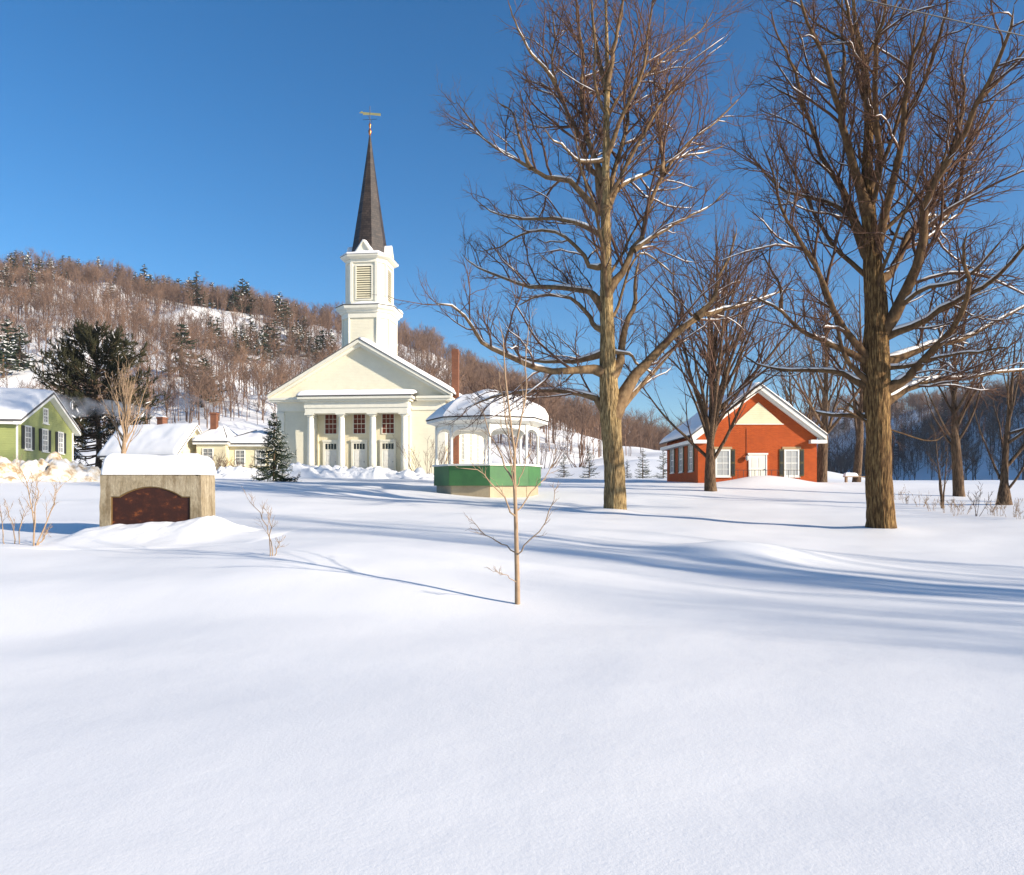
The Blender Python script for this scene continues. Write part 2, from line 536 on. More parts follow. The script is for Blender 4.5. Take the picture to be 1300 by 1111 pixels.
lk(STONE, _a, _m.inputs[6]); lk(STONE, _b, _m.inputs[7]); lk(STONE, _m.outputs[2], bsdf(STONE).inputs['Base Color'])
lk(STONE, bump(STONE, noise(STONE, _v1, 1.0, 6, 0.75), 0.8, 0.012), bsdf(STONE).inputs['Normal'])

BRONZE = mat('plaque_bronze', (0.06, 0.02, 0.012), 0.55, 0.4, 0.35)
_v1 = coords(BRONZE, (1, 1, 1.6))
_a = ramp(BRONZE, noise(BRONZE, _v1, 4.5, 5, 0.65), [(0.45, (0.045, 0.016, 0.011)), (0.58, (0.070, 0.022, 0.012)), (0.70, (0.30, 0.085, 0.022))])
lk(BRONZE, _a, bsdf(BRONZE).inputs['Base Color'])
lk(BRONZE, bump(BRONZE, noise(BRONZE, coords(BRONZE, (26, 26, 16)), 1.0, 4, 0.7), 0.7, 0.006), bsdf(BRONZE).inputs['Normal'])
BRONZE_EDGE = mat('plaque_rim', (0.22, 0.13, 0.045), 0.45, 0.4, 0.5)

# ------------------------------------------------------------------ the lie of the land
ctrl_px = [
    (657, 767, 9.5), (370, 697, 11.5), (345, 706, 11.3), (40, 697, 13), (190, 690, 14), (190, 674, 15.6), (60, 672, 16.5),
    (1300, 832, 7.2), (650, 1022, 3.76), (0, 1022, 3.76), (1300, 1022, 3.76), (100, 800, 8.3), (1000, 770, 9.8),
    (1120, 671, 23.3), (1300, 700, 18.5), (950, 708, 15), (780, 648, 29), (620, 632, 37), (540, 628, 38), (905, 623, 43),
    (886, 613.5, 50), (1037, 614, 50), (700, 615, 50), (760, 611, 58), (347, 612, 46), (450, 614, 43), (480, 611, 52), (458, 603, 60),
    (60, 611, 33), (0, 611, 32), (110, 611, 35), (230, 611, 40), (1215, 630, 40), (1275, 641, 34), (1190, 655, 30), (1045, 612, 55), (1090, 613, 60),
    (1200, 613.5, 75), (1300, 613.5, 75), (1300, 655, 27), (560, 650, 24), (300, 645, 22), (450, 660, 20), (300, 620, 33), (100, 635, 24),
]
ctrl = [P(*c) for c in ctrl_px]
for x in (-30, -15, 0, 15, 30):
    ctrl += [np.array([x, 1.0, 0.0]), np.array([x, -14.0, 0.0])]
ctrl += [np.array([-6, 6, 0.05]), np.array([6, 5.5, 0.0]), np.array([-40, 25, 1.7]), np.array([-45, 45, 2.2]), np.array([-36, 72, 2.9]), np.array([-30, 82, 3.7]),
         np.array([-10, 85, 2.9]), np.array([5, 75, 2.5]), np.array([30, 75, 2.3]), np.array([45, 40, 1.1]), np.array([45, 15, 0.1]), np.array([60, 90, 2.3]),
         np.array([0, 110, 3.0]), np.array([-60, 100, 4.5]), np.array([50, 120, 2.5]), np.array([20, 58, 1.9]), np.array([-13, 70, 2.65])]
ctrl = np.array(ctrl)


def _tps(r2):
    return 0.5 * r2 * np.log(r2 + 1e-9)


_X = ctrl[:, :2]
_n = len(_X)
_K = _tps(((_X[:, None] - _X[None]) ** 2).sum(2)) + np.eye(_n) * 2.0
_Pm = np.hstack([np.ones((_n, 1)), _X])
_A = np.block([[_K, _Pm], [_Pm.T, np.zeros((3, 3))]])
_w = np.linalg.solve(_A, np.concatenate([ctrl[:, 2], np.zeros(3)]))


def smooth(a, b, x):
    t = np.clip((x - a) / (b - a), 0, 1)
    return t * t * (3 - 2 * t)


bumps = [  # x, y, radius x, radius y, height
    (4.7, 15.6, 1.7, 1.0, 0.24), (6.0, 15.2, 2.4, 1.0, 0.06),      # the buried hump
    (16.4, 48.3, 2.6, 1.6, 0.55),                                  # heap before the school door
    (3.97, 28.8, 1.1, 1.1, 0.10), (11.5, 23.2, 1.0, 1.0, 0.10),    # collars round the big trunks
    (-5.2, 36.5, 2.6, 2.0, 0.22), (-1.2, 34.5, 4.0, 1.2, 0.10),
]


def ground_h(x, y):
    x = np.asarray(x, float); y = np.asarray(y, float)
    shp = x.shape
    xf, yf = x.ravel(), y.ravel()
    xc, yc = np.clip(xf, -62, 62), np.clip(yf, -16, 122)
    h = np.empty_like(xf)
    for s in range(0, len(xf), 20000):
        e = slice(s, s + 20000)
        r2 = (xc[e, None] - _X[None, :, 0]) ** 2 + (yc[e, None] - _X[None, :, 1]) ** 2
        h[e] = _tps(r2) @ _w[:_n] + _w[_n] + _w[_n + 1] * xc[e] + _w[_n + 2] * yc[e]
    far = smooth(80, 150, np.maximum(np.abs(xf) * 1.2, yf))
    h = h * (1 - far) + 2.6 * far
    for bx, by, rx, ry, bh in bumps:
        h = h + bh * np.exp(-((xf - bx) / rx) ** 2 - ((yf - by) / ry) ** 2)
    amp = 0.3 + 0.7 * smooth(2, 14, yf)
    h = h + amp * (0.050 * fbm(xf / 5.5, yf / 3.2, seed=3, oct=3) + 0.014 * fbm(xf / 1.3, yf / 0.8, seed=5, oct=2))
    return h.reshape(shp)


def gz(x, y):
    return float(ground_h(np.array([x]), np.array([y]))[0])


def grid_mesh(name, xs, ys, hfun):
    X, Y = np.meshgrid(xs, ys)
    Z = hfun(X, Y)
    nx, ny = len(xs), len(ys)
    V = np.stack([X, Y, Z], -1).reshape(-1, 3)
    i = np.arange(nx - 1)[None, :] + np.arange(ny - 1)[:, None] * nx
    Q = np.stack([i, i + 1, i + 1 + nx, i + nx], -1).reshape(-1, 4)
    return mesh_arrays(name, V, Q)


def sinh_axis(lo, hi, n, a):
    u = np.linspace(np.arcsinh(lo / a), np.arcsinh(hi / a), n)
    return a * np.sinh(u)


ground = mobj('ground', grid_mesh('ground', sinh_axis(-900, 900, 520, 4.0), sinh_axis(-60, 1500, 520, 3.0), ground_h), SNOW)
tag(ground, 'deep untouched snow rising gently towards the church and school', 'snow', kind='structure')


# wooded hill on the left
_rx = np.array([-700, -385, -294, -181, -145, -113, -68, -41, -14, 14, 32, 50, 95, 130, 400])
_rh = np.array([118, 122, 117, 109, 101, 90, 79, 69, 54, 41, 28, 16, 3, -3, -6])


def hill_h(x, y):
    r = np.interp(x, _rx, _rh)
    t = np.clip((y - 92) / 335.0, 0, 1.6)
    s = np.where(t < 1, 0.55 * t + 0.45 * t * t * (3 - 2 * t), 1.0 - 0.25 * (t - 1))
    h = 1.2 + r * s
    am = smooth(0.0, 0.25, t) * np.clip(r / 60, 0, 1)
    h = h + am * (7.0 * fbm(x / 60.0, y / 60.0, seed=21, oct=3) + 1.0 * fbm(x / 9.0, y / 9.0, seed=22, oct=2))
    return h - 2.5 * (1 - smooth(0, 0.06, t))


hill = mobj('wooded_hill', grid_mesh('wooded_hill', np.linspace(-640, 150, 200), np.linspace(88, 560, 150), hill_h), SNOW)
tag(hill, 'snow covered hill with bare woods behind the church', 'hill', kind='structure')


# open snowy pasture between gazebo and school
def pasture_h(x, y):
    t = np.clip((y - 78) / 150.0, 0, 1)
    cx = np.exp(-((x - 22) / 46.0) ** 2)
    h = 0.6 + (14.5 * t ** 1.05 + 1.0) * cx + 1.2 * fbm(x / 22., y / 22., seed=31, oct=3) * smooth(0, .3, t) * cx - 1.8 * smooth(0.75, 1.0, t)
    return h - 1.2 * (1 - cx)


pasture = mobj('pasture_slope', grid_mesh('pasture_slope', np.linspace(-60, 110, 110), np.linspace(76, 230, 90), pasture_h), SNOW)
tag(pasture, 'open snowy pasture rising beyond the gazebo and school', 'hill', kind='structure')


# low ridge far off, in the gap right of the church
def farridge_h(x, y):
    r = 46 + 9 * np.sin(x / 90.0 + 0.6) + 6 * fbm(x / 70., y / 70., seed=41, oct=3)
    r = r * (1 - 0.35 * smooth(40, 320, x))
    t = np.clip((y - 520) / 190., 0, 1.5)
    return 1.0 + r * np.where(t < 1, t * t * (3 - 2 * t), 1)


farridge = mobj('far_ridge', grid_mesh('far_ridge', np.linspace(-150, 700, 110), np.linspace(515, 800, 50), farridge_h), SNOW)
tag(farridge, 'low far ridge seen between big tree and school', 'hill', kind='structure')


# shaded valley wall on the right
def valley_h(x, y):
    t = np.clip((x - 128 + 12 * np.sin(y / 80.0)) / 120., 0, 1.5)
    r = 48 + 7 * fbm(x / 70., y / 70., seed=51, oct=3) + 10 * smooth(420, 200, y)
    return 1.0 + r * np.where(t < 1, 0.7 * t + 0.3 * t * t * (3 - 2 * t), 1 - 0.1 * (t - 1))


valley = mobj('valley_side', grid_mesh('valley_side', np.linspace(120, 420, 80), np.linspace(60, 900, 150), valley_h), SNOW)
tag(valley, 'shaded wooded valley side at the far right', 'hill', kind='structure')


# ------------------------------------------------------------------ far woods
def bare_template(h, seed, ntw=10, spread=0.40, fork=0.3):
    """slim trunk, a round crown of rising limbs and thin twigs"""
    rg = np.random.default_rng(seed)
    a = Acc()
    z = np.linspace(0, h * 0.92, 5)
    tr = np.stack([rg.normal(0, .025 * h, 5) * (z / h), rg.normal(0, .025 * h, 5) * (z / h), z], -1)[None]
    rr = np.linspace(0.011 * h, 0.003 * h, 5)[None]
    a.add(*tubes(tr, rr, 3))
    b, br = grow(tr, rr, 11, rg, fork, 0.95, (28, 62), lambda L, t, u: h * spread * (1.2 - 0.8 * t) * (0.75 + 0.5 * u), 4, up=0.35, upc=0.16, wob=0.16, rfac=1.0)
    br = np.maximum(br, 0.028)
    a.add(*tubes(b, br, 3))
    c, cr = grow(b, br, ntw, rg, 0.2, 1.0, (25, 70), lambda L, t, u: h * 0.15 * (0.5 + 0.9 * u), 2, up=0.35, upc=0.1, wob=0.1, rfac=1.0)
    cr = np.maximum(cr, 0.028)
    a.add(*tubes(c, cr, 3))
    return a.arrays()


_wood_meshes = []


def wood_objects(templates):
    """the tree shapes that the far woods repeat; kept out of the scene itself"""
    out = []
    for V, Q, T, qm, tm_ in templates:
        me = mesh_arrays('woods_tree', V, Q, T, False)
        me.materials.append(WOODS)
        out.append(bpy.data.objects.new('woods_tree', me))
    return out


def scatter_woods(name, pts, shapes, sc, rg, wide=1.0):
    """one object of points; geometry nodes set a bare tree on each"""
    n = len(pts)
    me = bpy.data.meshes.new(name)
    me.vertices.add(n); me.vertices.foreach_set('co', np.asarray(pts, np.float32).ravel())
    s = sc[0] + (sc[1] - sc[0]) * rg.random(n)
    sv = np.stack([s * wide * rg.uniform(.85, 1.2, n), s * wide * rg.uniform(.85, 1.2, n), s], -1).astype(np.float32)
    rv = np.stack([rg.normal(0, .05, n), rg.normal(0, .05, n), rg.random(n) * 6.28], -1).astype(np.float32)
    at = me.attributes.new('tree_scale', 'FLOAT_VECTOR', 'POINT'); at.data.foreach_set('vector', sv.ravel())
    at = me.attributes.new('tree_turn', 'FLOAT_VECTOR', 'POINT'); at.data.foreach_set('vector', rv.ravel())
    at = me.attributes.new('tree_kind', 'INT', 'POINT'); at.data.foreach_set('value', rg.integers(0, len(shapes), n).astype(np.int32))
    me.materials.append(WOODS)
    o = link(bpy.data.objects.new(name, me))
    ng = bpy.data.node_groups.new(name + '_scatter', 'GeometryNodeTree')
    ng.interface.new_socket('Geometry', in_out='INPUT', socket_type='NodeSocketGeometry')
    ng.interface.new_socket('Geometry', in_out='OUTPUT', socket_type='NodeSocketGeometry')
    nd, ln = ng.nodes, ng.links
    gi, go = nd.new('NodeGroupInput'), nd.new('NodeGroupOutput')
    g2i = nd.new('GeometryNodeGeometryToInstance')
    for sh in reversed(shapes):
        oi = nd.new('GeometryNodeObjectInfo'); oi.inputs['Object'].default_value = sh
        ln.new(oi.outputs['Geometry'], g2i.inputs[0])
    iop = nd.new('GeometryNodeInstanceOnPoints'); iop.inputs['Pick Instance'].default_value = True

    def attr(nm, tp):
        q = nd.new('GeometryNodeInputNamedAttribute'); q.data_type = tp; q.inputs['Name'].default_value = nm
        return [x for x in q.outputs if x.enabled and x.name == 'Attribute'][0]
    ln.new(gi.outputs[0], iop.inputs['Points']); ln.new(g2i.outputs[0], iop.inputs['Instance'])
    ln.new(attr('tree_kind', 'INT'), iop.inputs['Instance Index'])
    ln.new(attr('tree_turn', 'FLOAT_VECTOR'), iop.inputs['Rotation'])
    ln.new(attr('tree_scale', 'FLOAT_VECTOR'), iop.inputs['Scale'])
    ln.new(iop.outputs[0], go.inputs[0])
    md = o.modifiers.new('scatter', 'NODES'); md.node_group = ng
    return o


rg = np.random.default_rng(11)
tm = [bare_template(11.0, s, fork=f) for s, f in ((1, .22), (2, .35), (3, .3), (4, .45), (5, .28), (6, .4))]
tm = wood_objects(tm)
# candidate points in plan, thinned by clearings
x = rg.uniform(-430, 120, 22000); y = rg.uniform(118, 470, 22000)
inview = (x / y > -0.80) & (x / y < 0.30)
dens = 0.72 + 0.85 * fbm(x / 34., y / 34., seed=61, oct=3) + 0.35 * smooth(200, 330, y) - 0.5 * (1 - smooth(118, 165, y)) - 0.22 * (1 - smooth(170, 280, y))
zs = np.linspace(110, 436, 400)
for px, py, rx, ry in [(165, 366, 16, 9), (205, 368, 12, 7), (262, 405, 16, 10), (300, 410, 22, 12), (338, 470, 16, 10), (395, 462, 14, 8), (230, 520, 22, 14), (290, 530, 18, 10), (20, 480, 14, 10), (350, 395, 10, 7)]:
    xs_ = (px - CX) / FPX * zs
    j = int(np.argmin(np.abs(HY - (hill_h(xs_, zs) - EYE) / zs * FPX - py)))
    dens = dens - 0.9 * np.exp(-((x - xs_[j]) / (rx * .75)) ** 2 - ((y - zs[j] + ry * .4) / (ry * .9)) ** 2)   # open snow
dens = np.where(hill_h(x, y) < 6.5, 0, dens)
keep = inview & (rg.random(len(x)) < np.clip(dens, 0.0, 1.0) * 0.66)
x, y = x[keep], y[keep]
woods_pts = np.stack([x, y, hill_h(x, y) - 0.2], -1)
o = scatter_woods('bare_woods', woods_pts, tm, (0.5, 1.3), rg, 1.1)
tag(o, 'bare brown hardwoods covering the snowy hill behind the church', 'woods', kind='stuff')

x = rg.uniform(119, 300, 7000); y = rg.uniform(170, 700, 7000)
keep = (x / y > 0.36) & (x / y < 0.72) & (rg.random(len(x)) < 0.5 + 0.35 * fbm(x / 40., y / 40., seed=66, oct=2))
x, y = x[keep], y[keep]
o = scatter_woods('valley_woods', np.stack([x, y, valley_h(x, y) - 0.2], -1), tm[:3], (0.75, 1.2), rg, 1.1)
tag(o, 'bare woods on the shaded valley side at right', 'woods', kind='stuff')

x = rg.uniform(-60, 330, 3000); y = rg.uniform(560, 720, 3000)
keep = (x / y > -0.08) & (x / y < 0.42) & (rg.random(len(x)) < 0.38)
x, y = x[keep], y[keep]
o = scatter_woods('ridge_woods', np.stack([x, y, farridge_h(x, y) - 0.2], -1), tm[:3], (0.9, 1.4), rg, 1.3)
tag(o, 'bare woods on the low far ridge', 'woods', kind='stuff')


# ------------------------------------------------------------------ conifers
def spruce_acc(h, r, seed, levels, per, side, fat=1.0, snow=0.5, droop=0.25, bare=0.03):
    """a pyramid of drooping branches with side sprays; slot 0 needles, slot 1 snow, slot 2 bark"""
    rg = np.random.default_rng(seed)
    a = Acc()
    z = np.linspace(0, h * 0.985, 6)
    tr = np.stack([np.zeros(6), np.zeros(6), z], -1)[None]
    a.add(*tubes(tr, np.linspace(0.022 * h, 0.004 * h, 6)[None], 6), 2)
    n = levels * per
    lv = np.repeat(np.arange(levels), per)
    f = (lv + rg.random(n) * 0.8) / levels
    zz = h * (bare + (0.985 - bare) * f ** 0.92)
    L = r * (1 - f) ** 0.85 * (0.55 + 0.62 * rg.random(n)) + 0.02 * h
    az = rg.random(n) * 2 * np.pi
    M = 5
    s = np.linspace(0, 1, M)
    rad = L[:, None] * s[None]
    dz = -droop * L[:, None] * (np.sin(s * 2.2))[None] + 0.30 * L[:, None] * f[:, None] * s[None] + 0.10 * L[:, None] * (s ** 3)[None]
    br = np.stack([np.cos(az)[:, None] * rad, np.sin(az)[:, None] * rad, zz[:, None] + dz], -1)
    R = np.repeat((0.02 * L + 0.006 * h * 0.4)[:, None], M, 1) * fat
    a.add(*tubes(br, R, 4), 0)
    c, cr = grow(br, R, side, rg, 0.12, 1.0, (28, 62), lambda PL, t, u: PL * 0.46 * (1.15 - 0.75 * t) * (0.6 + 0.7 * u), 3, up=-0.12, upc=-0.03, wob=0.12, rfac=2.0)
    cr = np.maximum(cr, 0.0062 * h * fat * 0.55); cr[:, -1] *= 0.3
    c[:, 1:, 2] -= 0.0
    a.add(*tubes(c, cr, 3), 0)
    if side >= 8:
        d, dr = grow(c, cr, 3, rg, 0.2, 1.0, (30, 70), lambda PL, t, u: PL * 0.5 * (0.5 + 0.7 * u), 2, up=-0.05, upc=0, wob=0.1, rfac=1.2)
        dr = np.maximum(dr, 0.0035 * h * fat)
        a.add(*tubes(d, dr, 3), 0)
    if snow > 0:
        pick = rg.random(len(c)) < snow
        sc_ = c[pick].copy(); sr = cr[pick] * 1.5
        sc_[:, :, 2] += sr * 0.9
        sr = sr * (0.5 + 0.9 * rg.random((len(sr), 1)))
        a.add(*tubes(sc_, sr, 4, squash=0.6), 1)
        pick = rg.random(len(br)) < snow
        sb = br[pick][:, 1:4].copy(); s2 = R[pick][:, 1:4] * np.array([0.8, 1.8, 0.5]) * (0.6 + 0.8 * rg.random((pick.sum(), 1)))
        sb[:, :, 2] += R[pick][:, 1:4] * 0.9
        a.add(*tubes(sb, s2, 5, squash=0.6), 1)
    return a


def split_parts(acc, root, names, mats):
    """one child mesh for each material slot of an Acc"""
    for m, (nm, mt) in enumerate(zip(names, mats)):
        b = Acc()
        for V, Q, T, qm in zip(acc.V, acc.Q, acc.T, acc.qm):
            slot = qm[0] if len(qm) else 0
            if slot == m:
                base = min(Q.min() if len(Q) else 10**9, T.min() if len(T) else 10**9)
                b.add(V, Q - base, T - base, 0)
        if b.V:
            mobj(nm, b.mesh(nm, smooth=False), mt, root)


def near_spruce(name, loc, h, r, seed, label, cat='tree', group=None, levels=26, per=9, side=9, snow=0.35, droop=0.25):
    root = empty(name, loc)
    tag(root, label, cat, group)
    split_parts(spruce_acc(h, r, seed, levels, per, side, snow=snow, droop=droop), root, ['needles', 'branch_snow', 'trunk'], [NEEDLE, SNOW_ROOF, BARK_S])
    return root


p = P(348, 613, 46)
near_spruce('spruce_tree', (p[0], p[1], gz(p[0], p[1]) - 0.15), 4.5, 1.55, 5, 'young dark spruce with snow on its boughs left of the church porch', levels=19, per=8, side=10, snow=0.14, droop=0.30)
for (px, z, h, s, lab) in [(716, 82, 2.9, 1, 'small snowy spruce close to the right side of the gazebo'),
                           (748, 80, 3.3, 2, 'small spruce just left of the big maple trunk'),
                           (796, 84, 2.2, 3, 'low spruce peeping out right of the big maple trunk'),
                           (816, 80, 3.4, 4, 'small spruce midway between big maple trunk and brick school'),
                           (842, 86, 3.4, 5, 'small spruce half hidden by the brick school corner')]:
    x, y = (px - CX) / FPX * z, z
    near_spruce('small_spruce', (x, y, max(gz(x, y), float(pasture_h(np.array([x]), np.array([y]))[0])) - 0.1), h, 0.36 * h, 70 + s, lab, group='young spruces beyond the green', levels=13, per=6, side=6, snow=0.3, droop=0.05)

# conifers that stand out on the hill: copies of four shapes
protos = []
for s, (lv, pr, fat, dr) in enumerate([(11, 6, 2.2, 0.35), (9, 7, 2.6, 0.2), (12, 5, 2.0, 0.45), (8, 6, 3.0, 0.1)]):
    ac = spruce_acc(13.0, 3.3, 90 + s, lv, pr, 4, fat=fat, snow=0.07 if s != 1 else 0.2, droop=dr, bare=0.12)
    protos.append(ac.mesh('hill_conifer', smooth=False))
spots = [(28, 340, 430), (36, 348, 415), (14, 352, 400), (50, 352, 420), (40, 372, 380), (8, 366, 390), (80, 345, 430), (88, 346, 425), (100, 352, 420),
         (125, 345, 430), (172, 345, 430), (183, 343, 430), (190, 348, 425), (208, 352, 420), (215, 352, 425), (227, 348, 430), (243, 346, 425), (240, 360, 415), (250, 362, 410), (140, 372, 390),
         (270, 358, 425), (276, 366, 415), (288, 366, 412), (308, 362, 420), (313, 372, 410), (318, 382, 395), (358, 375, 420), (362, 384, 410), (350, 396, 385),
         (355, 406, 370), (364, 410, 365), (376, 408, 375), (385, 425, 355), (410, 412, 380), (268, 438, 310), (276, 434, 312), (300, 442, 290), (308, 438, 292), (318, 436, 296), (326, 444, 288), (300, 452, 280), (310, 452, 278),
         (340, 440, 300), (348, 446, 295), (372, 444, 300), (380, 440, 305), (392, 446, 298), (402, 448, 300), (410, 452, 296), (420, 455, 290), (334, 458, 275), (10, 460, 240), (25, 462, 238), (4, 472, 232),
         (262, 500, 205), (258, 508, 200), (230, 470, 245), (65, 352, 425), (20, 340, 432), (3, 348, 425), (150, 349, 428), (112, 347, 430), (200, 346, 430), (261, 352, 430), (298, 358, 428), (330, 366, 425)]
rg = np.random.default_rng(5)
ang0 = np.arctan2(np.array([s[0] for s in spots]) - CX, FPX)
for i, (px, py, z) in enumerate(spots):
    # walk up the slope until the foot lies on the line of sight guessed from the picture
    zs = np.linspace(110, 436, 400)
    xs = (px - CX) / FPX * zs
    hz = hill_h(xs, zs)
    foot_py = HY - (hz - EYE) / zs * FPX
    j = int(np.argmin(np.abs(foot_py - (py + 8)) + np.abs(zs - z) * 0.01))
    o = bpy.data.objects.new('hill_conifer', protos[i % 4])
    if not protos[i % 4].materials:
        for m in (NEEDLE, SNOW_ROOF, BARK_S): protos[i % 4].materials.append(m)
    s = rg.uniform(0.95, 1.45) * (1.0 if z > 320 else 0.95)
    o.location = (xs[j], zs[j], hz[j] - 0.3); o.rotation_euler = (0, 0, rg.random() * 6.28); o.scale = (s * rg.uniform(1.1, 1.8), s * rg.uniform(1.1, 1.8), s * rg.uniform(.75, 1.05))
    link(o)
    lab = ('dark conifer standing out on the skyline of the wooded hill', 'skyline conifers') if py < 368 else (
        ('snow-dusted conifer high on the slope just below the skyline', 'upper slope conifers') if py < 430 else (
            ('conifer in the dark clump halfway up the hill left of the church', 'conifers of the mid-slope clump') if px > 240 and py < 470 else ('lone conifer low on the hill among bare trunks', 'lower slope conifers')))
    tag(o, lab[0], 'tree', lab[1])
for i in range(46):
    y = rg.uniform(230, 640); x = rg.uniform(150, 300)
    if not 0.40 < x / y < 0.72: continue
    o = bpy.data.objects.new('valley_conifer', protos[i % 4])
    s = rg.uniform(0.7, 1.1)
    o.location = (x, y, float(valley_h(np.array([x]), np.array([y]))[0]) - 0.3); o.scale = (s * 1.2, s * 1.2, s); o.rotation_euler = (0, 0, rg.random() * 6.28)
    link(o)
    tag(o, 'dark conifer on the shaded valley side at right', 'tree', 'conifers on the valley side')


def white_pine(loc, h, r, seed):
    rg = np.random.default_rng(seed)
    root = empty('pine_tree', loc)
    tag(root, 'broad dark pine with snow on lower boughs behind the green house', 'tree')
    z = np.linspace(0, h * 0.96, 8)
    tr = np.stack([0.15 * np.sin(z * .5), 0.1 * np.cos(z * .4), z], -1)[None]
    rr = np.linspace(0.36, 0.05, 8)[None]
    t = Acc(); t.add(*tubes(tr, rr, 10)); mobj('trunk', t.mesh('trunk'), BARK_S, root)
    n = 150
    f = np.sort(rg.random(n) ** 0.9)
    az = rg.random(n) * 2 * np.pi
    zz = h * (0.06 + 0.88 * f)
    prof = np.interp(f, [0, 0.1, 0.3, 0.55, 0.78, 0.92, 1.0], [0.90, 1.0, 1.0, 0.92, 0.70, 0.42, 0.2])
    L = r * prof * (0.75 + 0.35 * rg.random(n))
    M = 6; s = np.linspace(0, 1, M)
    dz = L[:, None] * (-0.10 * np.sin(s * 3.1)[None] * (1 - f[:, None]) + (0.12 + 0.75 * f[:, None] ** 2) * (s ** 1.4)[None])
    br = np.stack([np.cos(az)[:, None] * L[:, None] * s, np.sin(az)[:, None] * L[:, None] * s, zz[:, None] + dz], -1)
    R = (0.012 * L + 0.02)[:, None] * np.linspace(1, 0.3, M)[None]
    for P_, R_ in zip(br, R):
        V, Q, T = tubes(P_[None], R_[None], 4); mobj('limb', mesh_arrays('limb', V, Q, T), BARK_S, root)
    c, cr = grow(br, R, 15, rg, 0.3, 1.0, (25, 60), lambda PL, t, u: (0.7 + 0.9 * u) * (1.2 - 0.5 * t), 4, up=0.25, upc=0.06, wob=0.15, rfac=0.8)
    nd = Acc()
    d, dr = grow(c, cr, 12, rg, 0.2, 1.05, (20, 75), lambda PL, t, u: 0.30 + 0.28 * u, 2, up=0.2, upc=0, wob=0.1, rfac=1)
    dr = np.full_like(dr, 0.046)
    nd.add(*tubes(d, dr, 3))
    nd.add(*tubes(c, np.maximum(cr, 0.03), 3))
    mobj('needles', nd.mesh('needles', smooth=False), PINE, root)
    sn = Acc()
    low = (c[:, 0, 2] < h * 0.42)
    pick = (rg.random(len(c)) < np.where(low, 0.30, 0.05))
    sc_ = c[pick].copy(); sc_[:, :, 2] += 0.10
    sr = np.full(sc_.shape[:2], 0.13) * (0.4 + rg.random((len(sc_), 1))) * np.array([0.6, 1, 0.9, 0.4])
    sn.add(*tubes(sc_, sr, 5, squash=0.55))
    mobj('branch_snow', sn.mesh('branch_snow'), SNOW_ROOF, root)
    return root


p = P(124, 590, 82)
white_pine((p[0], p[1], 3.2), 15.2, 6.6, 3)


# ------------------------------------------------------------------ bare trees
def bark_trunk(path, radii, seed, rings=170, sides=72, ridge=0.13, flare=0.0):
    """thick trunk with bark ridges pressed into its surface"""
    pts = catmull(path, rings)
    u = np.linspace(0, 1, rings)
    R = np.interp(u, np.linspace(0, 1, len(radii)), radii)
    t = unit(np.gradient(pts, axis=0))
    n1 = unit(np.cross(t, np.array([0.0, 1.0, 0.0]))); n2 = np.cross(t, n1)
    ang = np.linspace(0, 2 * np.pi, sides, endpoint=False)
    A, Zg = np.meshgrid(ang, pts[:, 2])
    cx, sx = np.cos(A), np.sin(A)
    k = 1 + 0.05 * fbm(cx * 1.3 + 5, sx * 1.3, Zg * 0.7, seed=seed, oct=2)
    rid = np.abs(vnoise(cx * 7.5, sx * 7.5, Zg * 1.3, seed + 3)) + 0.5 * np.abs(vnoise(cx * 15, sx * 15, Zg * 3.0, seed + 4))
    k = k + ridge * (rid - 0.45)
    if flare:
        base = np.exp(-(Zg - pts[0, 2]) / 0.35)
        k = k + flare * base * (0.7 + 0.6 * np.cos(A * 5 + seed))
    V = pts[:, None, :] + (R[:, None] * k)[..., None] * (cx[..., None] * n1[:, None, :] + sx[..., None] * n2[:, None, :])
    i = np.arange(sides); j = (i + 1) % sides
    kk = np.arange(rings - 1)[:, None] * sides
    Q = np.stack([kk + i, kk + j, kk + sides + j, kk + sides + i], -1).reshape(-1, 4)
    return mesh_arrays('trunk', V.reshape(-1, 3), Q)


def limb_snow(polys, rads, rg, rmin=0.03, amount=1.0):
    """snow lying along the upper side of limbs that are not too steep"""
    t = unit(np.gradient(polys, axis=1))
    flat = 1 - smooth(0.55, 0.86, np.abs(t[..., 2]))
    n = vnoise(polys[..., 0] * 1.1, polys[..., 1] * 1.1, polys[..., 2] * 1.1, 5)
    r = (rads * 0.86 + 0.008) * flat * smooth(-0.75, -0.15, n) * amount
    r = np.where(rads < rmin, 0, r)
    c = polys.copy()
    c[..., 2] += rads * 0.72 + r * 0.16
    r[:, 0] *= 0.3; r[:, -1] = 0
    ok = r.max(1) > 0.012
    return tubes(c[ok], r[ok], 7, tip=True, squash=0.70)


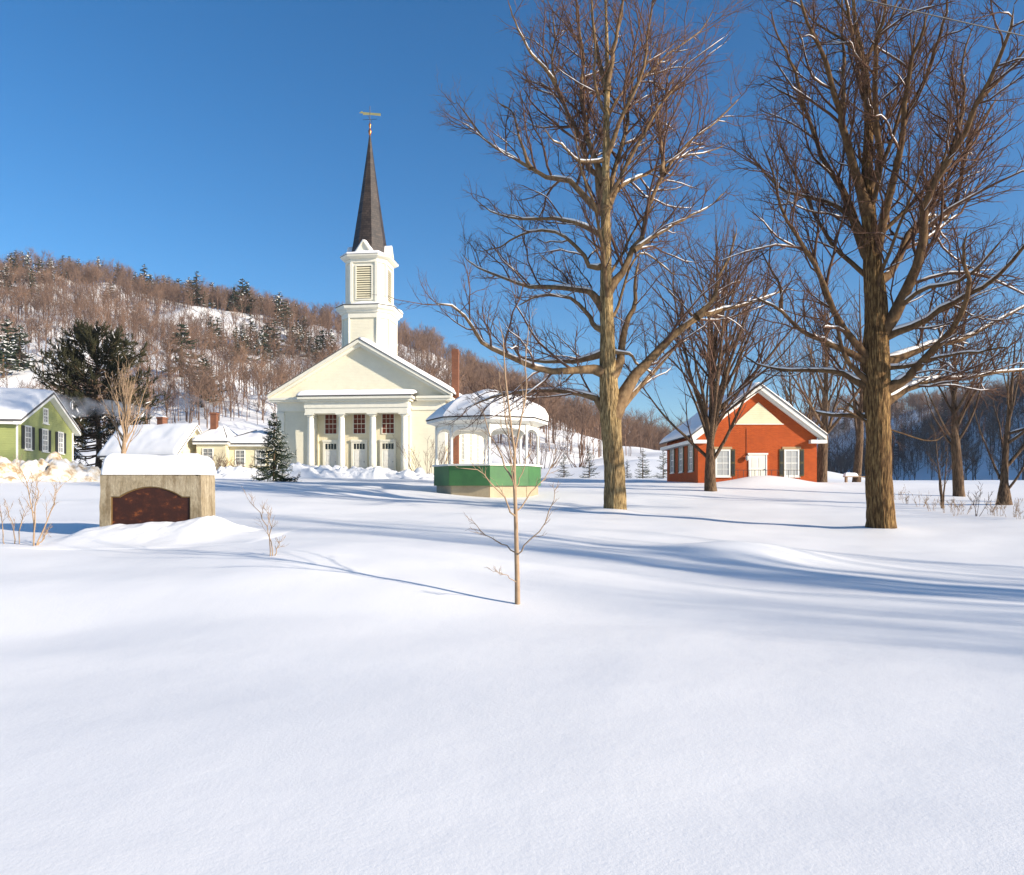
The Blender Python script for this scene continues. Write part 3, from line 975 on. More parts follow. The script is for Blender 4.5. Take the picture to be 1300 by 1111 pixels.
def big_tree(name, z0, trunk_px, trunk_w, limbs_px, seed, label, bark, group=None, extra=14, dens=1.0, ground=None, tw=1.0, limb_mat=None, twig_mat=None):
    """trunk and limbs follow drawn courses; each limb leaves the picture plane by its own amount"""
    rg = np.random.default_rng(seed)
    m_per = z0 / FPX
    b = P(trunk_px[0][0], trunk_px[0][1], z0)
    base = np.array([b[0], b[1], (gz(b[0], b[1]) if ground is None else ground) - 0.25])
    root = empty(name, tuple(base)); tag(root, label, 'tree', group)
    tp = [P(x, y, z0) for x, y in trunk_px]
    tp[0] = base.copy()
    tp = np.array(tp) - base
    tr = np.array(trunk_w) * 0.5 * m_per
    mobj('trunk', bark_trunk(tp, tr, seed, flare=0.10), bark, root)
    tpoly = catmull(tp, 24); trad = np.interp(np.linspace(0, 1, 24), np.linspace(0, 1, len(tr)), tr)
    M = 14
    LP, LR = [], []
    for li, (pts, w0, w1) in enumerate(limbs_px):
        side = rg.choice([-1, 1]); sl = side * rg.uniform(0.25, 0.85)
        pts = np.array(pts, float)
        q = [P(x, y, z0) for x, y in pts]
        d = np.concatenate([[0], np.cumsum(np.linalg.norm(np.diff(np.array(q), axis=0), axis=1))])
        tot = d[-1]
        dz = sl * tot * (d / tot) ** 1.2 * 0.8
        dz = np.clip(dz, -6, 6)
        pp = np.array([P(x, y, z0 + e) for (x, y), e in zip(pts, dz)]) - base
        # root of the limb sits inside the trunk
        k = np.argmin(np.abs(tpoly[:, 2] - pp[0, 2]))
        if np.linalg.norm(tpoly[k] - pp[0]) < 2.2 * trad[k] + 0.25:
            pp[0] = tpoly[k] * 0.75 + pp[0] * 0.25; pp[0, 2] = min(pp[0, 2], tpoly[k, 2]) - 0.05
        c = catmull(pp, M)
        c[1:] += rg.normal(size=(M - 1, 3)) * 0.022 * (tot / 6)
        LP.append(c); LR.append(np.linspace(w0 ** .7, w1 ** .7, M) ** (1 / .7) * 0.57 * m_per * (1 + 0.55 * np.exp(-np.arange(M) / 0.9)))
    LP, LR = np.array(LP), np.array(LR)
    # limbs that come toward the viewer and go away behind
    ex, er = grow(tpoly[None], trad[None], extra, rg, 0.42, 0.98, (28, 55), lambda L, t, u: L * 0.36 * (1.25 - 0.8 * t) * (0.7 + 0.5 * u), M, up=0.45, upc=0.05, wob=0.10, rfac=0.55, rtip=0.22)
    er = np.maximum(er, 0.02)
    for P_, R_ in list(zip(LP, LR)) + list(zip(ex, er)):
        V, Q, T = tubes(P_[None], R_[None], 9)
        mobj('limb', mesh_arrays('limb', V, Q, T), limb_mat or LIMB, root)
    AP, AR = np.concatenate([LP, ex]), np.concatenate([LR, er])
    plen = np.linalg.norm(np.diff(AP, axis=1), axis=2).sum(1)
    crown = Acc()
    b1, r1 = grow(AP, AR, np.maximum(4, plen * 1.75 * dens), rg, 0.14, 1.0, (28, 62), lambda L, t, u: (0.34 * L * (1.15 - 0.75 * t) + 0.45) * (0.5 + 0.8 * u), 8, up=0.20, upc=0.05, wob=0.16, rfac=0.62, rtip=0.3)
    r1 = np.maximum(r1, 0.007)
    crown.add(*tubes(b1, r1, 5))
    l1 = np.linalg.norm(np.diff(b1, axis=1), axis=2).sum(1)
    b2, r2 = grow(b1, r1, np.clip(l1 * 3.6 * dens, 3, 12), rg, 0.12, 1.0, (25, 60), lambda L, t, u: (0.38 * L * (1.15 - 0.7 * t) + 0.16) * (0.5 + 0.8 * u), 5, up=0.22, upc=0.05, wob=0.18, rfac=0.7, rtip=0.4)
    r2 = np.maximum(r2, 0.0045 * tw)
    crown.add(*tubes(b2, r2, 3))
    l2 = np.linalg.norm(np.diff(b2, axis=1), axis=2).sum(1)
    b3, r3 = grow(b2, r2, np.clip(l2 * 6 * dens, 2, 5), rg, 0.1, 1.0, (25, 60), lambda L, t, u: (0.30 * L + 0.10) * (0.5 + 0.9 * u), 3, up=0.3, upc=0.05, wob=0.18, rfac=0.8, rtip=0.6)
    r3 = np.maximum(r3, 0.0036 * tw)
    crown.add(*tubes(b3, r3, 3))
    mobj('crown', crown.mesh('crown'), twig_mat or TWIG, root)
    sn = Acc()
    sn.add(*limb_snow(AP, AR, rg))
    sn.add(*limb_snow(b1, r1, rg, 0.018, 0.9))
    mobj('branch_snow', sn.mesh('branch_snow'), SNOW_ROOF, root)
    return root


mid_trunk = [(781, 650), (780, 600), (777, 560), (775, 520), (772, 470), (771, 420), (770, 380), (769, 320), (769, 260), (769, 200), (770, 150), (771, 100), (770, 40), (768, -30)]
mid_w = [28, 25, 24.5, 25, 21, 17.5, 15.5, 13.5, 11, 9, 7.5, 6, 4, 2]
mid_limbs = [
    ([(782, 515), (802, 482), (821, 462), (850, 430), (886, 402), (905, 397), (932, 390), (960, 383), (1000, 365)], 14, 2),
    ([(884, 403), (898, 388), (908, 375), (912, 352), (928, 320), (936, 285)], 7, 1.5),
    ([(786, 520), (800, 505), (815, 488), (837, 465), (858, 440), (876, 430)], 9, 1.5),
    ([(770, 525), (757, 508), (740, 501), (714, 496), (669, 496), (637, 501), (610, 510), (588, 520)], 9, 1.5),
    ([(768, 472), (745, 468), (727, 469), (692, 470), (669, 462), (637, 449), (617, 439), (598, 414), (582, 394), (550, 385)], 10, 1.5),
    ([(766, 456), (740, 457), (714, 459), (669, 457), (650, 440)], 8, 2),
    ([(768, 386), (753, 374), (740, 368), (701, 365), (666, 363), (637, 352), (605, 339), (585, 322)], 9, 1.5),
    ([(766, 425), (756, 415), (747, 401), (730, 381), (701, 375), (676, 378), (653, 391)], 7, 1.5),
    ([(778, 485), (786, 462), (789, 449), (795, 410), (808, 385), (805, 352), (812, 330)], 13, 2),
    ([(793, 452), (800, 450), (808, 462), (822, 470), (834, 478)], 4, 1.5),
    ([(774, 372), (785, 352), (795, 339), (803, 318), (815, 297), (831, 245), (844, 220), (863, 194), (889, 168), (928, 136), (945, 118)], 9, 1.2),
    ([(842, 222), (840, 194), (834, 139), (832, 97), (838, 60)], 5, 1.2),
    ([(805, 318), (831, 300), (863, 281), (895, 265), (924, 242)], 5, 1.2),
    ([(772, 278), (785, 239), (808, 226), (824, 220), (850, 203), (889, 194), (928, 181)], 6, 1.2),
    ([(772, 255), (779, 223), (795, 161), (798, 123), (821, 94), (850, 68), (889, 39), (905, 15)], 6, 1.2),
    ([(771, 185), (792, 145), (812, 100), (822, 50), (830, 0), (836, -40)], 5, 1.2),
    ([(767, 280), (747, 255), (721, 229), (695, 226), (672, 213), (647, 197), (617, 181), (598, 155), (575, 123)], 8, 1.2),
    ([(674, 214), (663, 187), (656, 161), (650, 142), (630, 129)], 4, 1.2),
    ([(768, 262), (760, 226), (747, 210), (734, 168), (718, 136), (705, 107), (700, 74), (705, 45), (700, 5)], 8, 1.5),
    ([(766, 225), (750, 190), (742, 149), (739, 107), (740, 65), (734, 20), (730, -30)], 7, 1.5),
    ([(768, 212), (745, 206), (727, 200), (714, 184), (701, 178), (690, 160)], 4, 1.2),
    ([(765, 342), (750, 339), (734, 317), (711, 297), (682, 292), (656, 300), (634, 313), (605, 320)], 6, 1.2),
    ([(766, 298), (734, 284), (701, 278), (663, 278), (630, 271), (605, 258)], 6, 1.2),
    ([(769, 110), (758, 65), (752, 20), (748, -40)], 6, 1.5),
    ([(770, 105), (780, 60), (790, 10), (798, -40)], 6, 1.5),
    ([(705, 106), (690, 85), (672, 65), (655, 30), (645, 0)], 4, 1.2),
    ([(770, 405), (782, 396), (800, 340), (818, 322), (850, 345), (857, 350)], 4, 1.2),
]
big_tree('maple_tree', 29.0, mid_trunk, mid_w, mid_limbs, 31, 'large bare maple with a straight sunlit trunk right of the gazebo', BARK, extra=8, dens=1.25, tw=0.9)

rt_trunk = [(1119, 674), (1117, 630), (1115, 590), (1115, 553), (1113, 520), (1113, 487), (1112, 440), (1112, 387), (1108, 340), (1106, 308), (1102, 260), (1101, 215), (1103, 154), (1098, 92), (1092, 61), (1085, 20), (1080, -50)]
rt_w = [35, 32, 30, 29, 30, 32, 29, 25, 22, 19, 16, 13, 10.5, 8.5, 6.5, 4.5, 2.5]
rt_limbs = [
    ([(1122, 498), (1138, 488), (1156, 476), (1176, 453), (1200, 430), (1220, 397), (1230, 360), (1223, 327), (1228, 290)], 13, 2),
    ([(1122, 506), (1153, 493), (1183, 483), (1216, 480), (1260, 473), (1300, 470), (1340, 460)], 10, 2),
    ([(1122, 458), (1160, 446), (1183, 437), (1216, 433), (1250, 417), (1300, 390), (1345, 362)], 10, 2),
    ([(1122, 436), (1143, 420), (1183, 400), (1220, 380), (1260, 357), (1300, 313), (1335, 270)], 10, 2),
    ([(1120, 424), (1140, 387), (1156, 353), (1168, 310), (1177, 255), (1201, 215), (1223, 172), (1241, 129), (1263, 89), (1281, 46), (1290, 0)], 13, 2),
    ([(1118, 412), (1133, 403), (1166, 370), (1216, 357), (1250, 330), (1275, 300)], 7, 1.5),
    ([(1114, 370), (1137, 338), (1155, 292), (1180, 276), (1208, 271), (1223, 215), (1229, 191), (1250, 150), (1280, 110)], 9, 1.5),
    ([(1110, 330), (1121, 292), (1128, 246), (1143, 197), (1146, 154), (1154, 86), (1168, 55), (1178, 5)], 11, 2),
    ([(1102, 240), (1115, 205), (1112, 123), (1112, 61), (1121, 25), (1125, -30)], 8, 2),
    ([(1104, 466), (1088, 452), (1060, 440), (1033, 428), (1010, 415), (990, 393), (970, 383), (950, 372)], 9, 1.5),
    ([(991, 394), (991, 366), (976, 337), (965, 315)], 4, 1.2),
    ([(1104, 498), (1085, 483), (1066, 473), (1033, 470), (993, 468), (963, 463), (940, 448)], 9, 1.5),
    ([(1108, 522), (1100, 528), (1085, 528), (1050, 526), (1035, 522)], 8, 3),
    ([(1090, 527), (1080, 515), (1072, 510)], 4, 1.5), ([(1085, 528), (1072, 520), (1062, 520)], 3, 1.2),
    ([(1104, 486), (1088, 472), (1073, 453), (1063, 417), (1058, 400)], 8, 2),
    ([(1106, 458), (1080, 430), (1056, 387), (1035, 338), (1017, 308), (998, 277), (985, 243), (980, 212), (962, 180)], 8, 1.2),
    ([(1104, 318), (1088, 286), (1066, 265), (1038, 252), (1008, 246), (980, 228), (960, 205), (940, 191)], 7, 1.2),
    ([(1104, 330), (1091, 308), (1072, 246), (1048, 209), (1032, 166), (1020, 135), (1001, 120), (977, 108)], 9, 1.5),
    ([(1102, 260), (1085, 215), (1071, 163), (1063, 135), (1051, 92), (1038, 55), (1023, 25), (1012, -20)], 10, 2),
    ([(1069, 140), (1071, 110), (1071, 77), (1069, 30), (1068, -20)], 6, 1.5),
    ([(1096, 80), (1085, 55), (1080, 30), (1072, -10), (1066, -50)], 6, 1.5),
    ([(1096, 90), (1110, 55), (1130, 25), (1145, -20)], 5, 1.5),
    ([(1020, 136), (1012, 100), (1000, 70), (985, 40), (978, 10)], 4, 1.2),
    ([(1146, 156), (1170, 110), (1185, 70), (1200, 20), (1210, -30)], 6, 1.5),
    ([(1201, 216), (1215, 170), (1225, 120), (1222, 80), (1235, 30)], 5, 1.5),
    ([(1241, 130), (1275, 95), (1305, 60), (1330, 30)], 4, 1.2),
    ([(1110, 540), (1130, 545), (1180, 560), (1200, 552)], 2.2, 1),
    ([(1118, 470), (1150, 465), (1200, 452), (1240, 447), (1285, 440)], 6, 1.5),
]
big_tree('maple_tree', 23.3, rt_trunk, rt_w, rt_limbs, 47, 'largest bare maple at right with thick furrowed trunk and snowy limbs', BARK_D, extra=13, dens=1.45, limb_mat=LIMB_SHADE, twig_mat=TWIG_SHADE, tw=0.9)


def vase_tree(name, x, y, h, seed, label, trunk_r, fork=0.16, n=26, spread=0.42, bark=BARK_S, twig=TWIG, group=None, dens=1.0, zoff=-0.2, snow=True, tw=1.0, lean=(0, 0), cat='tree', upc=0.07, levels=3, ang=(14, 62)):
    """short trunk, many rising limbs"""
    rg = np.random.default_rng(seed)
    root = empty(name, (x, y, gz(x, y) + zoff)); tag(root, label, cat, group)
    z = np.linspace(0, h * 0.9, 14)
    tp = np.stack([lean[0] * z + 0.012 * h * np.sin(z * 5 / h + seed), lean[1] * z + 0.012 * h * np.cos(z * 4 / h + seed), z], -1)
    rr = np.interp(z / h, [0, fork, fork * 1.6, 0.9], [trunk_r, trunk_r * 0.85, trunk_r * 0.5, 0.02 * trunk_r + 0.006])
    if trunk_r > 0.12:
        mobj('trunk', bark_trunk(tp, rr, seed, 60, 28, 0.05, 0.15), bark, root)
    else:
        V, Q, T = tubes(tp[None], rr[None], 7); mobj('trunk', mesh_arrays('trunk', V, Q, T), bark, root)
    M = 12
    L, R = grow(tp[None], rr[None], n, rg, fork * 0.95, 0.86, ang, lambda PL, t, u: h * (spread + 0.42 * (1 - t)) * (0.55 + 0.5 * u) * (1 - 0.45 * t), M, up=0.35, upc=upc, wob=0.055, rfac=0.62, rtip=0.16)
    R = np.maximum(R, 0.008 * tw)
    for P_, R_ in zip(L, R):
        V, Q, T = tubes(P_[None], R_[None], 6); mobj('limb', mesh_arrays('limb', V, Q, T), bark, root)
    l0 = np.linalg.norm(np.diff(L, axis=1), axis=2).sum(1)
    c = Acc()
    b1, r1 = grow(L, R, np.maximum(3, l0 * 1.5 * dens), rg, 0.15, 1.0, (18, 42), lambda PL, t, u: (0.30 * PL * (1.15 - 0.75 * t) + 0.03 * h) * (0.5 + 0.8 * u), 6, up=0.3, upc=0.06, wob=0.09, rfac=0.6, rtip=0.3)
    r1 = np.maximum(r1, 0.0065 * tw)
    c.add(*tubes(b1, r1, 4))
    l1 = np.linalg.norm(np.diff(b1, axis=1), axis=2).sum(1)
    b2, r2 = grow(b1, r1, np.clip(l1 * 2.6 * dens, 2, 9), rg, 0.1, 1.0, (20, 50), lambda PL, t, u: (0.36 * PL + 0.12) * (0.4 + 0.8 * u), 4, up=0.3, upc=0.06, wob=0.12, rfac=0.7)
    r2 = np.maximum(r2, 0.0055 * tw)
    c.add(*tubes(b2, r2, 3))
    if levels > 2:
        b3, r3 = grow(b2, r2, 3, rg, 0.1, 1.0, (20, 50), lambda PL, t, u: (0.35 * PL + 0.08) * (0.4 + 0.9 * u), 2, up=0.3, upc=0, wob=0.1, rfac=0.8)
        c.add(*tubes(b3, np.maximum(r3, 0.005 * tw), 3))
    mobj('crown', c.mesh('crown'), twig, root)
    if snow:
        V, Q, T = limb_snow(L, R, rg, 0.03, 0.9)
        if len(V): mobj('branch_snow', mesh_arrays('branch_snow', V, Q, T), SNOW_ROOF, root)
    return root


p = P(906, 623, 43)
vase_tree('maple_tree', p[0], p[1], 17.2, 61, 'upright bare maple with fan of fine branches before the brick school', 0.34, fork=0.11, n=58, spread=0.42, dens=0.75, tw=1.15, ang=(12, 74), upc=0.03)
for (px, z, h, tr, s, lab, ln, nn) in [
        (1046, 57, 17, 0.42, 62, 'bare tree close behind the right corner of the brick school', (0, 0), 24),
        (1088, 61, 19, 0.33, 63, 'slim bare tree behind the thick maple trunk', (0.02, 0), 20),
        (1004, 70, 16, 0.26, 64, 'bare tree rising above the school roof near its peak', (0, 0), 22),
        (1028, 76, 17, 0.26, 65, 'bare tree farthest behind the brick school roof', (0.02, 0), 20),
        (1216, 40, 13.5, 0.28, 66, 'bare tree standing on the slope right of the big maple', (-0.01, 0), 22),
        (1276, 34, 9.0, 0.34, 67, 'low forked bare tree at the right edge of the slope', (0.05, 0), 12)]:
    p = P(px, 612, z)
    vase_tree('bare_tree', p[0], p[1], h, s, lab, tr, fork=0.2 if s < 67 else 0.06, n=nn, spread=0.3 if s < 67 else 0.55, bark=BARK_S if s > 61 else BARK_D, dens=0.7, tw=1.4, lean=ln, ang=(14, 55) if s < 67 else (30, 75))
p = P(156, 600, 52)
vase_tree('bare_tree', p[0], p[1], 8.6, 68, 'small reddish bare tree in front of the snowy cottage roof', 0.20, fork=0.2, n=30, spread=0.34, bark=SAP, twig=SAP, dens=0.9, tw=1.4, snow=False, ang=(12, 48))
# trees standing to the right of the view; their shade stripes the snow
vase_tree('bare_tree', 27.5, 3.0, 17.0, 71, 'bare tree on the green right of the view', 0.36, fork=0.2, n=30, spread=0.34, dens=0.55, tw=1.6, group='trees right of the view', levels=2)
vase_tree('bare_tree', 35.0, -7.0, 14.0, 74, 'bare tree on the green right of the view', 0.34, fork=0.2, n=28, spread=0.38, dens=0.5, tw=1.8, group='trees right of the view', levels=2)
vase_tree('bare_tree', 37.0, -3.5, 18.0, 72, 'bare tree on the green right of the view', 0.40, fork=0.2, n=30, spread=0.36, dens=0.55, tw=1.6, group='trees right of the view', levels=2)


# ---- saplings and shrubs
def stem_plant(name, loc, stems, seed, label, cat, bark, nb=6, tw=1.0, nb2=4, group=None, length=0.38, parts=True):
    """stems: drawn courses (N,3) relative to loc with base and tip radius"""
    rg = np.random.default_rng(seed)
    root = empty(name, tuple(loc)); tag(root, label, cat, group)
    M = 10
    Ps = np.array([catmull(np.array(s), M) for s, r0, r1 in stems])
    Ps[:, 1:] += rg.normal(size=(len(Ps), M - 1, 3)) * 0.012
    Rs = np.array([np.linspace(r0, r1, M) for s, r0, r1 in stems])
    for P_, R_ in zip(Ps, Rs):
        V, Q, T = tubes(P_[None], R_[None], 8)
        mobj('stem', mesh_arrays('stem', V, Q, T), bark, root)
    c = Acc()
    b1, r1 = grow(Ps, Rs, nb, rg, 0.3, 1.0, (25, 50), lambda L, t, u: (length * L * (1.2 - 0.8 * t)) * (0.4 + 0.6 * u) + 0.05, 6, up=0.35, upc=0.05, wob=0.12, rfac=0.6, rtip=0.4)
    r1 = np.maximum(r1, 0.003 * tw)
    c.add(*tubes(b1, r1, 4))
    b2, r2 = grow(b1, r1, nb2, rg, 0.2, 1.0, (25, 50), lambda L, t, u: 0.4 * L * (0.4 + 0.6 * u) + 0.03, 4, up=0.3, upc=0.05, wob=0.14, rfac=0.7, rtip=0.5)
    c.add(*tubes(b2, np.maximum(r2, 0.0022 * tw), 3))
    mobj('twigs', c.mesh('twigs'), bark, root)
    return root


zs_ = 9.5
b = P(657, 769, zs_); b[2] = gz(b[0], b[1]) - 0.05


def sap(pts, r0, r1, dzs=0.0):
    n = len(pts)
    return ([P(x, y, zs_ + dzs * i / (n - 1)) - b for i, (x, y) in enumerate(pts)], r0, r1)


sap_stems = [
    ([np.zeros(3)] + [P(x, y, zs_) - b for x, y in [(656, 735), (655, 690), (653, 650), (652, 600), (653, 575), (649, 550), (643, 480), (640, 430), (629, 392)]], 0.036, 0.003),
    sap([(653, 578), (659, 545), (667, 500), (668, 450), (672, 405)], 0.014, 0.005, 0.4),
    sap([(654, 655), (645, 640), (625, 618), (608, 598), (575, 592)], 0.012, 0.004, -0.5),
    sap([(652, 612), (640, 590), (626, 560), (614, 530), (600, 510)], 0.012, 0.004, 0.5),
    sap([(655, 650), (670, 632), (688, 612), (700, 590), (706, 570)], 0.010, 0.003, 0.5),
    sap([(656, 705), (668, 690), (688, 670), (700, 640), (707, 612)], 0.010, 0.003, -0.4),
    sap([(655, 702), (640, 692), (620, 680), (605, 668), (596, 655)], 0.009, 0.003, 0.4),
    sap([(656, 740), (645, 733), (635, 727), (622, 723)], 0.006, 0.003, -0.2),
    sap([(653, 590), (646, 560), (640, 520), (633, 480)], 0.008, 0.004, -0.5),
    sap([(654, 620), (662, 598), (672, 575), (676, 545)], 0.007, 0.003, 0.6),
]
stem_plant('sapling', b, sap_stems, 81, 'slender young bare tree in the open snow before the gazebo', 'sapling', SAP, nb=6, nb2=3, length=0.22, tw=1.0)


def bush(name, px, py, z, stems_px, seed, label, bark=SAP, r0=0.014, nb=8, nb2=4, length=0.35, cat='shrub', group=None, tw=1.0):
    b_ = P(px, py, z); b_[2] = gz(b_[0], b_[1]) - 0.05
    rg_ = np.random.default_rng(seed)
    st = []
    for k_, pts in enumerate(stems_px):
        e = rg_.uniform(-0.45, 0.45)
        s = [P(x, y, z + e * i / max(1, len(pts) - 1)) - b_ for i, (x, y) in enumerate(pts)]
        s[0][2] = min(s[0][2], 0.0)
        st.append((s, r0, 0.004))
    return stem_plant(name, b_, st, seed, label, cat, bark, nb, tw, nb2, group, length)


bush('shrub', 42, 695, 13.2, [[(42, 695), (43, 660), (37, 630), (30, 605), (22, 590)], [(44, 695), (55, 670), (66, 645), (72, 625), (84, 612)], [(46, 694), (56, 682), (62, 670)], [(43, 680), (44, 650), (48, 625), (45, 606)]],
     91, 'bare twiggy shrub in snow left of the stone monument', nb=9, nb2=5)
bush('shrub', 14, 694, 13.4, [[(8, 694), (4, 670), (0, 645), (-6, 620)], [(18, 694), (17, 672), (12, 655), (8, 640)], [(24, 694), (25, 668), (30, 655), (28, 640)]], 92, 'thin bare stems at the left edge beside the monument', r0=0.010, nb=7)
bush('shrub', 346, 706, 11.4, [[(346, 706), (343, 685), (336, 665), (325, 645), (312, 630)], [(347, 704), (352, 695), (358, 685)], [(343, 683), (342, 665), (338, 648)]], 93, 'small bare shrub poking from the snow right of the monument', r0=0.009, nb=7, nb2=3)
bush('shrub', 1196, 645, 33, [[(1196, 645), (1195, 620), (1191, 590), (1189, 565), (1186, 540)], [(1197, 645), (1199, 615), (1202, 585), (1203, 560)], [(1196, 640), (1193, 610), (1196, 580)]], 94, 'spindly bare young tree on the slope before the valley', BARK_S, r0=0.045, nb=9, tw=2.5)
bush('shrub', 1240, 655, 28, [[(1240, 655), (1243, 635), (1246, 615)], [(1240, 655), (1236, 640), (1228, 628)], [(1242, 655), (1252, 642), (1258, 628)], [(1238, 655), (1238, 640), (1240, 625)]], 95, 'tuft of bare stems in the snow at the right slope edge', BARK_S, r0=0.010, nb=7, tw=1.8)
bush('shrub', 1212, 652, 29, [[(1212, 652), (1208, 644), (1204, 638)], [(1214, 652), (1218, 644), (1222, 640)], [(1212, 652), (1212, 642), (1211, 636)]], 96, 'low dry tuft of stems left of the slope edge shrub', SAP, r0=0.008, nb=8, tw=1.8)


def bramble(name, x, y, w, h, seed, label, n=26, bark=TWIG, zoff=-0.1, snow=True, zbase=None, tw=2.0, nb=6):
    rg_ = np.random.default_rng(seed)
    st = []
    for i in range(n):
        a = rg_.random() * 6.28; r = w * 0.35 * rg_.random()
        b0 = np.array([math.cos(a) * r, math.sin(a) * r * 0.5, 0.0]); d = np.array([math.cos(a) * 0.5 + rg_.normal() * .25, math.sin(a) * 0.4, 1.0]); L = h * rg_.uniform(.55, 1.0)
        st.append(([b0, b0 + d * L * 0.4, b0 + d * L * 0.75 + np.array([0, 0, L * .05]), b0 + d * L * np.array([1.0, 1.0, 0.98])], 0.018 * tw / 2, 0.006))
    root = stem_plant(name, (x, y, (gz(x, y) if zbase is None else zbase) + zoff), st, seed, label, 'shrub', bark, nb, tw, 4, None, 0.35)
    return root


p = P(545, 600, 57); bramble('shrub', p[0], p[1], 3.6, 3.4, 101, 'tall brown bare shrub against the right front wall of the church', 26)
p = P(268, 598, 56); bramble('shrub', p[0], p[1], 3.5, 1.9, 102, 'dark bare shrub just right behind the monument', 34)
p = P(300, 600, 58); bramble('shrub', p[0], p[1], 4.0, 1.4, 103, 'snowy low bare shrub before the yellow house', 30)
for k_, (px, z, h, lab) in enumerate([(690, 120, 6.0, 'bare shrub seen past the right gazebo post'), (735, 118, 5.0, 'bare rounded shrub on the pasture between gazebo and maple'), (660, 125, 6.5, 'bare shrub seen through the gazebo at right'), (600, 112, 5.0, 'bare shrub seen through the gazebo at left')]):
    x, y = (px - CX) / FPX * z, z
    bramble('shrub', x, y, 6, h, 110 + k_, lab, 20, zbase=float(pasture_h(np.array([x]), np.array([y]))[0]), tw=6, nb=5)


# ------------------------------------------------------------------ roofs and snow slabs
def snow_slab(name, p00, p10, p11, p01, th, parent, n=28, m=18, amp=0.05, edge=0.35, seed=0, mat_=None, lift=0.004, over=0.0):
    """pillow of snow on a four-sided plane, rounded over at its edges"""
    c = [np.array(q, float) for q in (p00, p10, p11, p01)]
    u, v = np.meshgrid(np.linspace(0, 1, n), np.linspace(0, 1, m))
    base = (c[0] * ((1 - u) * (1 - v))[..., None] + c[1] * (u * (1 - v))[..., None] + c[2] * (u * v)[..., None] + c[3] * ((1 - u) * v)[..., None])
    nr = np.cross(c[1] - c[0], c[3] - c[0]); nr = nr / np.linalg.norm(nr)
    if nr[2] < 0: nr = -nr
    lu = max(np.linalg.norm(c[1] - c[0]), np.linalg.norm(c[2] - c[3])); lv = np.linalg.norm(c[3] - c[0])
    d = np.minimum(np.minimum(u, 1 - u) * lu, np.minimum(v, 1 - v) * lv) / edge
    prof = np.sqrt(1 - (1 - np.clip(d, 0, 1)) ** 2)
    nz = fbm(base[..., 0] * 0.9 + seed, base[..., 1] * 0.9, base[..., 2] * .9, seed=seed, oct=3)
    h = th * (0.25 + 0.75 * prof) + amp * nz * prof
    up = nr * 0.5 + np.array([0, 0, 0.5]); up /= np.linalg.norm(up)
    top = base + up * h[..., None]
    bot = base + nr * lift
    V = np.concatenate([top.reshape(-1, 3), bot.reshape(-1, 3)])
    i = np.arange(n - 1)[None] + np.arange(m - 1)[:, None] * n
    Q = [np.stack([i, i + 1, i + 1 + n, i + n], -1).reshape(-1, 4)]
    rim = np.concatenate([np.arange(n), np.arange(1, m) * n + n - 1, (m - 1) * n + np.arange(n - 2, -1, -1), np.arange(m - 2, 0, -1) * n])
    j = np.roll(rim, -1); o = n * m
    Q.append(np.stack([rim, rim + o, j + o, j], -1))
    return mobj(name, mesh_arrays(name, V, np.concatenate(Q)), mat_ or SNOW_ROOF, parent)


def snow_fan(name, tris, th, parent, seed=0, amp=0.04, edge=0.3, n=12):
    """snow on triangular roof planes (apex, a, b)"""
    a_ = Acc()
    for k, (ap, a, b_) in enumerate(tris):
        ap, a, b_ = [np.array(q, float) for q in (ap, a, b_)]
        nr = np.cross(a - ap, b_ - ap); nr /= np.linalg.norm(nr)
        if nr[2] < 0: nr = -nr
        rows = []
        for i in range(n + 1):
            s = i / n
            rows.append([ap + (a + (b_ - a) * (j / n) - ap) * s for j in range(n + 1)])
        base = np.array(rows)
        s = np.linspace(0, 1, n + 1)[:, None] * np.ones((1, n + 1))
        L = np.linalg.norm(a - ap)
        d = np.clip((1 - s) * L / edge, 0, 1)
        prof = np.sqrt(1 - (1 - d) ** 2)
        nz = fbm(base[..., 0] * 1.2, base[..., 1] * 1.2, base[..., 2] * 1.2, seed=seed, oct=3)
        h = th * (0.35 + 0.65 * prof) + amp * nz
        top = base + np.array([0, 0, 1.0]) * h[..., None]
        bot = base[-1] + nr * 0.004
        V = np.concatenate([top.reshape(-1, 3), bot])
        i = np.arange(n)[None] + np.arange(n)[:, None] * (n + 1)
        Q = [np.stack([i, i + 1, i + 2 + n, i + n + 1], -1).reshape(-1, 4)]
        e = n * (n + 1) + np.arange(n)
        o = (n + 1) * (n + 1) + np.arange(n)
        Q.append(np.stack([e, e + 1, o + 1, o], -1))
        a_.add(V, np.concatenate(Q), np.zeros((0, 3)))
    return mobj(name, a_.mesh(name), SNOW_ROOF, parent)


